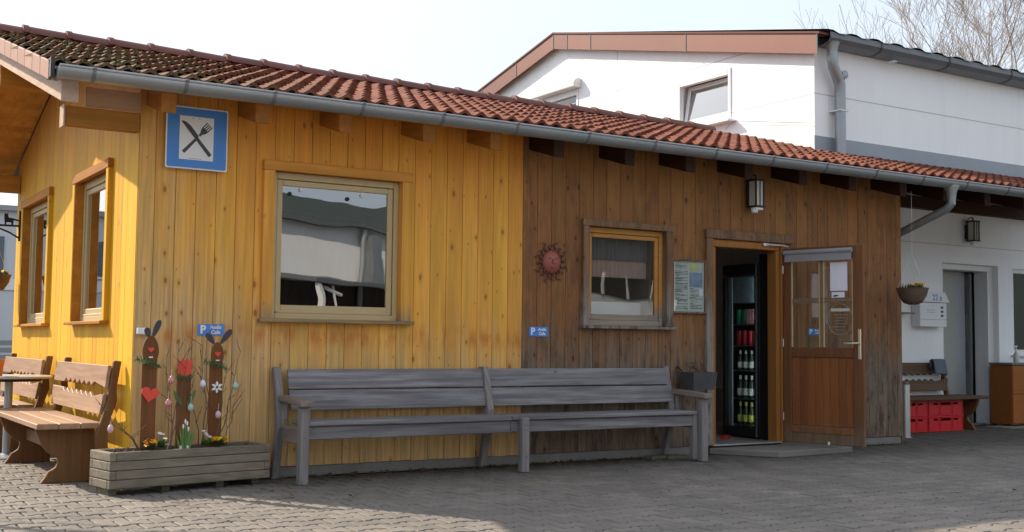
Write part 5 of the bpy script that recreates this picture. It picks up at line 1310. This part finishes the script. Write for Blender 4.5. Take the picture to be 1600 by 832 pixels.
MB().box(12.06, 13.3, 1.16, 1.49, .03, .84).build('carcass', 'cabinet', cb_, bevel=.004)
for (z0, z1) in ((.05, .435), (.445, .83)): MB().box(12.07, 13.29, 1.145, 1.158, z0, z1).build('drawer_front', 'cabinet', cb_, bevel=.004)
MB().box(12.04, 13.32, 1.13, 1.495, .842, .87).build('top', 'zincd', cb_, bevel=.004)
sbt = thing('soap_bottle', 'clear pump bottle of hand gel on the wooden cabinet', 'bottle', (12.35, 1.28, .87))
MB().lathe([(.035, 0), (.038, .01), (.038, .12), (.015, .15), (.012, .165)], (12.35, 1.28, .8702), 14).build('body', 'lampglass', sbt, smooth=True)
MB().lathe([(.014, .165), (.014, .19), (.006, .195), (.006, .22)], (12.35, 1.28, .87), 10).box(12.30, 12.37, 1.27, 1.29, 1.09, 1.105).build('pump', 'whitepl', sbt)
MB().box(11.7, 12.9, .95, 1.35, .0, .012).build('door_mat', 'slab', None, label='flat worn mat before the second doorway', cat='door mat')

# ================================================================== leaf litter
lt = MB()
for i in range(300):
    if i < 250: x, y = U(1.2, 5.2), -abs(random.gauss(0, .10)) - .02
    elif i < 280: x, y = U(.6, 5), U(-.8, -.1)
    else: x, y = U(-1.5, 6), U(-3.6, -.6)
    if 1.0 > x > -.3 and y > -.7: continue
    L = U(.012, .032); mm = T(x, y, .006 + U(0, .012)) @ RZ(U(0, 6.28)) @ RX(U(-.7, .7))
    lt.add([(-L, 0, 0), (0, -L * .5, .004), (L, 0, .002), (0, L * .5, .006)], [(0, 1, 2), (0, 2, 3)], mm)
lt.build('leaf_litter', 'litter', None, fix=False, kind='stuff', label='scattered dry reddish leaves on the paving below the long bench', cat='dry leaves')
wd_ = MB()
for i in range(900):
    x = U(3.3, 5.45) if i < 520 else (U(1.1, 3.3) if i < 680 else U(7.1, 8.4)); y = -abs(random.gauss(0, .05)) - .01; L = U(.015, .05)
    wd_.add([(-.0025, 0, 0), (.0025, 0, 0), (U(-.02, .02), U(-.02, .02), L)], [(0, 1, 2)], T(x, y, -.005) @ RZ(U(0, 6.28)))
wd_.build('weeds', 'mossm', None, fix=False, kind='stuff', label='thin line of moss and weeds along the foot of the front wall', cat='weeds')
sp_ = MB()
for i in range(46):
    x, y = U(-1.2, 6.5), U(-3.4, -.3); rr = U(.004, .012)
    sp_.add([(rr * cos(a * pi / 3) * U(.6, 1.3), rr * sin(a * pi / 3) * U(.6, 1.3), 0) for a in range(6)], [(0, 1, 2, 3, 4, 5)], T(x, y, .006))
sp_.build('pale_specks', 'tabletop', None, fix=False, kind='stuff', label='small pale specks and chippings scattered over the paving', cat='specks')
for (x, y, s_) in ((.80, -1.12, .045), (1.14, -1.35, .03)):
    L = s_
    MB(T(x, y, .01) @ RZ(.7 + x)).add([(-L, 0, .004), (-.3 * L, -L * .45, .0), (L, 0, .012), (-.3 * L, L * .45, .022), (.1 * L, 0, .018)], [(0, 1, 4), (1, 2, 4), (2, 3, 4), (3, 0, 4)]).build('dry_leaf', 'litter', None, fix=False, label='curled brown leaf on the sunlit paving in front of the planter' if x < 1 else 'small curled leaf near the edge of the shadow', cat='leaf')

# ================================================================== trees
def tree(base, h, label, seed_, spread=.55, depth_=6, trunk_r=.16, lean=(0, 0), cat='tree', grp=None, dense=1):
    random.seed(seed_)
    t = thing('bare_tree', label, cat, base, grp)
    tr = MB(); cw = MB()
    def rec(p, d, L, r_, lev):
        pts = [p]; rr = [r_]; q = p; dd = d
        seg_ = 3 if lev < 4 else 2
        for k in range(seg_):
            dd = (dd + Vector((U(-.16, .16), U(-.16, .16), U(-.02, .12)))).normalized(); q = q + dd * (L / seg_); pts.append(q); rr.append(max(.0075 * dense, r_ * (1 - .38 * (k + 1) / seg_)))
        (tr if lev < 2 else cw).tube(pts, rr, 8 if lev < 2 else (5 if lev < 4 else 3), cap=False)
        if lev >= depth_: return
        n_ = 2 if lev < 1 else (3 if lev < depth_ - 1 else 4)
        if dense and lev in (1, 2): n_ = 4
        for k in range(n_):
            ax = Vector((U(-1, 1), U(-1, 1), U(-.15, .6))).normalized()
            nd = (dd * (1 - spread * .55) + ax * spread * U(.7, 1.15)); nd.z = max(nd.z, -.05); nd.normalize()
            s_ = U(.45, 1.0) if k else 1.0
            st = pts[-1] if k == 0 else pts[1].lerp(pts[-1], U(.1, 1))
            rec(st, nd if k else (dd * .8 + ax * .3).normalized(), L * U(.62, .84), rr[-1] * (.85 if k == 0 else U(.45, .7)), lev + 1)
    rec(Vector(base), Vector((lean[0], lean[1], 1)).normalized(), h * .27, trunk_r, 0)
    tr.build('trunk', 'bark', t, fix=False, smooth=True); cw.build('crown', 'bark', t, fix=False)
    return t
tree((39.5, 21.0, 0), 22, 'tall bare tree behind the white building, largest crown at the right edge', 4, .62, 6, .30, (0, 0), grp='bare trees behind the white building')
tree((47.5, 25.0, 0), 27, 'bare tree behind the white building, partly off the right edge', 11, .6, 6, .38, (.03, 0), grp='bare trees behind the white building')
tree((38.5, 26.0, 0), 18, 'smaller bare tree rising over the dark gutter, leftmost of the bare trees', 8, .62, 6, .18, grp='bare trees behind the white building')
tree((-4.1, 2.7, 0), 7.0, 'bare tree left of the cafe that throws branch shadows on the paving', 15, .5, 4, .15, (.0, -.0), dense=0)
random.seed(33)

# ================================================================== far left building and fence
fb = thing('distant_building', 'pale grey building with dark windows seen past the left end of the cafe', 'building', (2, 32, 0))
MB().box(-14, 9.5, 30, 40, 0, 5.0).build('wall', 'farwall', fb)
MB().box(-14.2, 9.7, 29.8, 40, 5.0, 5.16).build('roof_edge', 'greyp', fb)
MB().box(-14.1, 9.6, 29.95, 29.99, 2.55, 2.9).build('pale_band', 'whitep', fb)
for k in range(8):
    x = -13 + k * 2.9
    wf_ = MB().box(x, x + 2.1, 29.94, 29.99, 3.05, 4.2).build('window', 'fardark', fb)
    MB().box(x - .06, x + 2.16, 29.92, 29.938, 2.98, 3.05).build('sill', 'whitep', wf_)
    MB().box(x + .2, x + 1.9, 29.94, 29.99, .6, 2.0).build('window', 'fardark', fb)
ff = thing('slat_fence', 'low grey horizontal slat fence in front of the distant building', 'fence', (2, 24, 0))
for k in range(5): MB().box(-8, 8, 24, 24.03, .12 + k * .19, .25 + k * .19).build('slat', 'fence', ff)
for k in range(9): MB().box(-8 + k * 2, -7.92 + k * 2, 24.031, 24.11, 0, 1.1).build('post', 'fence', ff)

# ================================================================== building across the yard (seen mirrored in the windows)
ob = thing('opposite_building', 'white building with grey roof across the yard, seen reflected in the large window', 'building', (12, -16, 0))
OM = T(5.62, -12.0, 0) @ RZ(atan2(-.553, .833))      # local x along the wall, local +y faces the cafe
MB(OM).box(-.35, 26, -9, 0, 0, 3.42).build('wall', 'white', ob)
MB(OM).prism([(.10, 3.42), (.10, 3.52), (-4.5, 4.08), (-9.3, 3.52), (-9.3, 3.42), (-4.5, 3.98)], 'x', -.8, 16.1).build('roof', 'mopp', ob)
MB(OM).box(-.8, 16.1, .105, .19, 3.41, 3.49).build('gutter', 'zincd', ob)
MB(OM).tube([(2.95, .1, 3.4), (2.95, .1, 0)], .06, 8).build('downpipe', 'zinc', ob)
MB(OM).box(3.1, 3.55, .005, .25, 2.2, 3.3).build('wall_cabinet', 'zinc', ob)
cp = MB(OM).prism([(1.2, 2.12), (1.2, 2.2), (.02, 2.34), (.02, 2.26)], 'x', -.3, 12).build('carport_roof', 'zincd', ob)
MB(OM).box(-.3, 12, .02, .05, 0, 2.2).build('carport_back', 'dark', ob)
for x in (-.2, 2.2, 5, 8, 11): MB(OM).box(x, x + .07, 1.1, 1.17, 0, 2.1).build('carport_post', 'whitep', ob)
MB(OM).tube([(.2, 1.12, 2.1), (.75, 1.12, 0.9)], .03, 6).tube([(.0, 1.12, 2.05), (.6, 1.12, 1.95)], .03, 6).build('carport_brace', 'whitep', ob)
MB(OM).box(16.2, 27, -3, .012, 2.75, 7.2).build('barn_upper_storey', 'barn', ob)

MB(OM).box(14.5, 25, .02, .06, 2.75, 3.38).build('gate_opening', 'dark', ob)
for x in (15.5, 18.0, 20.5, 23): MB(OM).box(x, x + .12, .062, .14, 2.75, 3.38).build('gate_post', 'whitep', ob)
# hills on the horizon (behind the viewer, mirrored in the window)
hb = MB(); n = 60; vs = []
for i in range(n + 1):
    a = R(-150 + 150 * i / n); 
    for (rr, k) in ((240, 0), (300, .55), (380, 1), (520, 0)):
        hgt = k * (46 + 12 * sin(i * .23 + 1.2) + 6 * sin(i * .71)) 
        vs.append((rr * cos(a), rr * sin(a), hgt - .5))
fs = [(4 * i + k, 4 * i + 4 + k, 4 * i + 5 + k, 4 * i + 1 + k) for i in range(n) for k in range(3)]
hb.add(vs, fs).build('hills', 'hill', kind='structure', smooth=True)
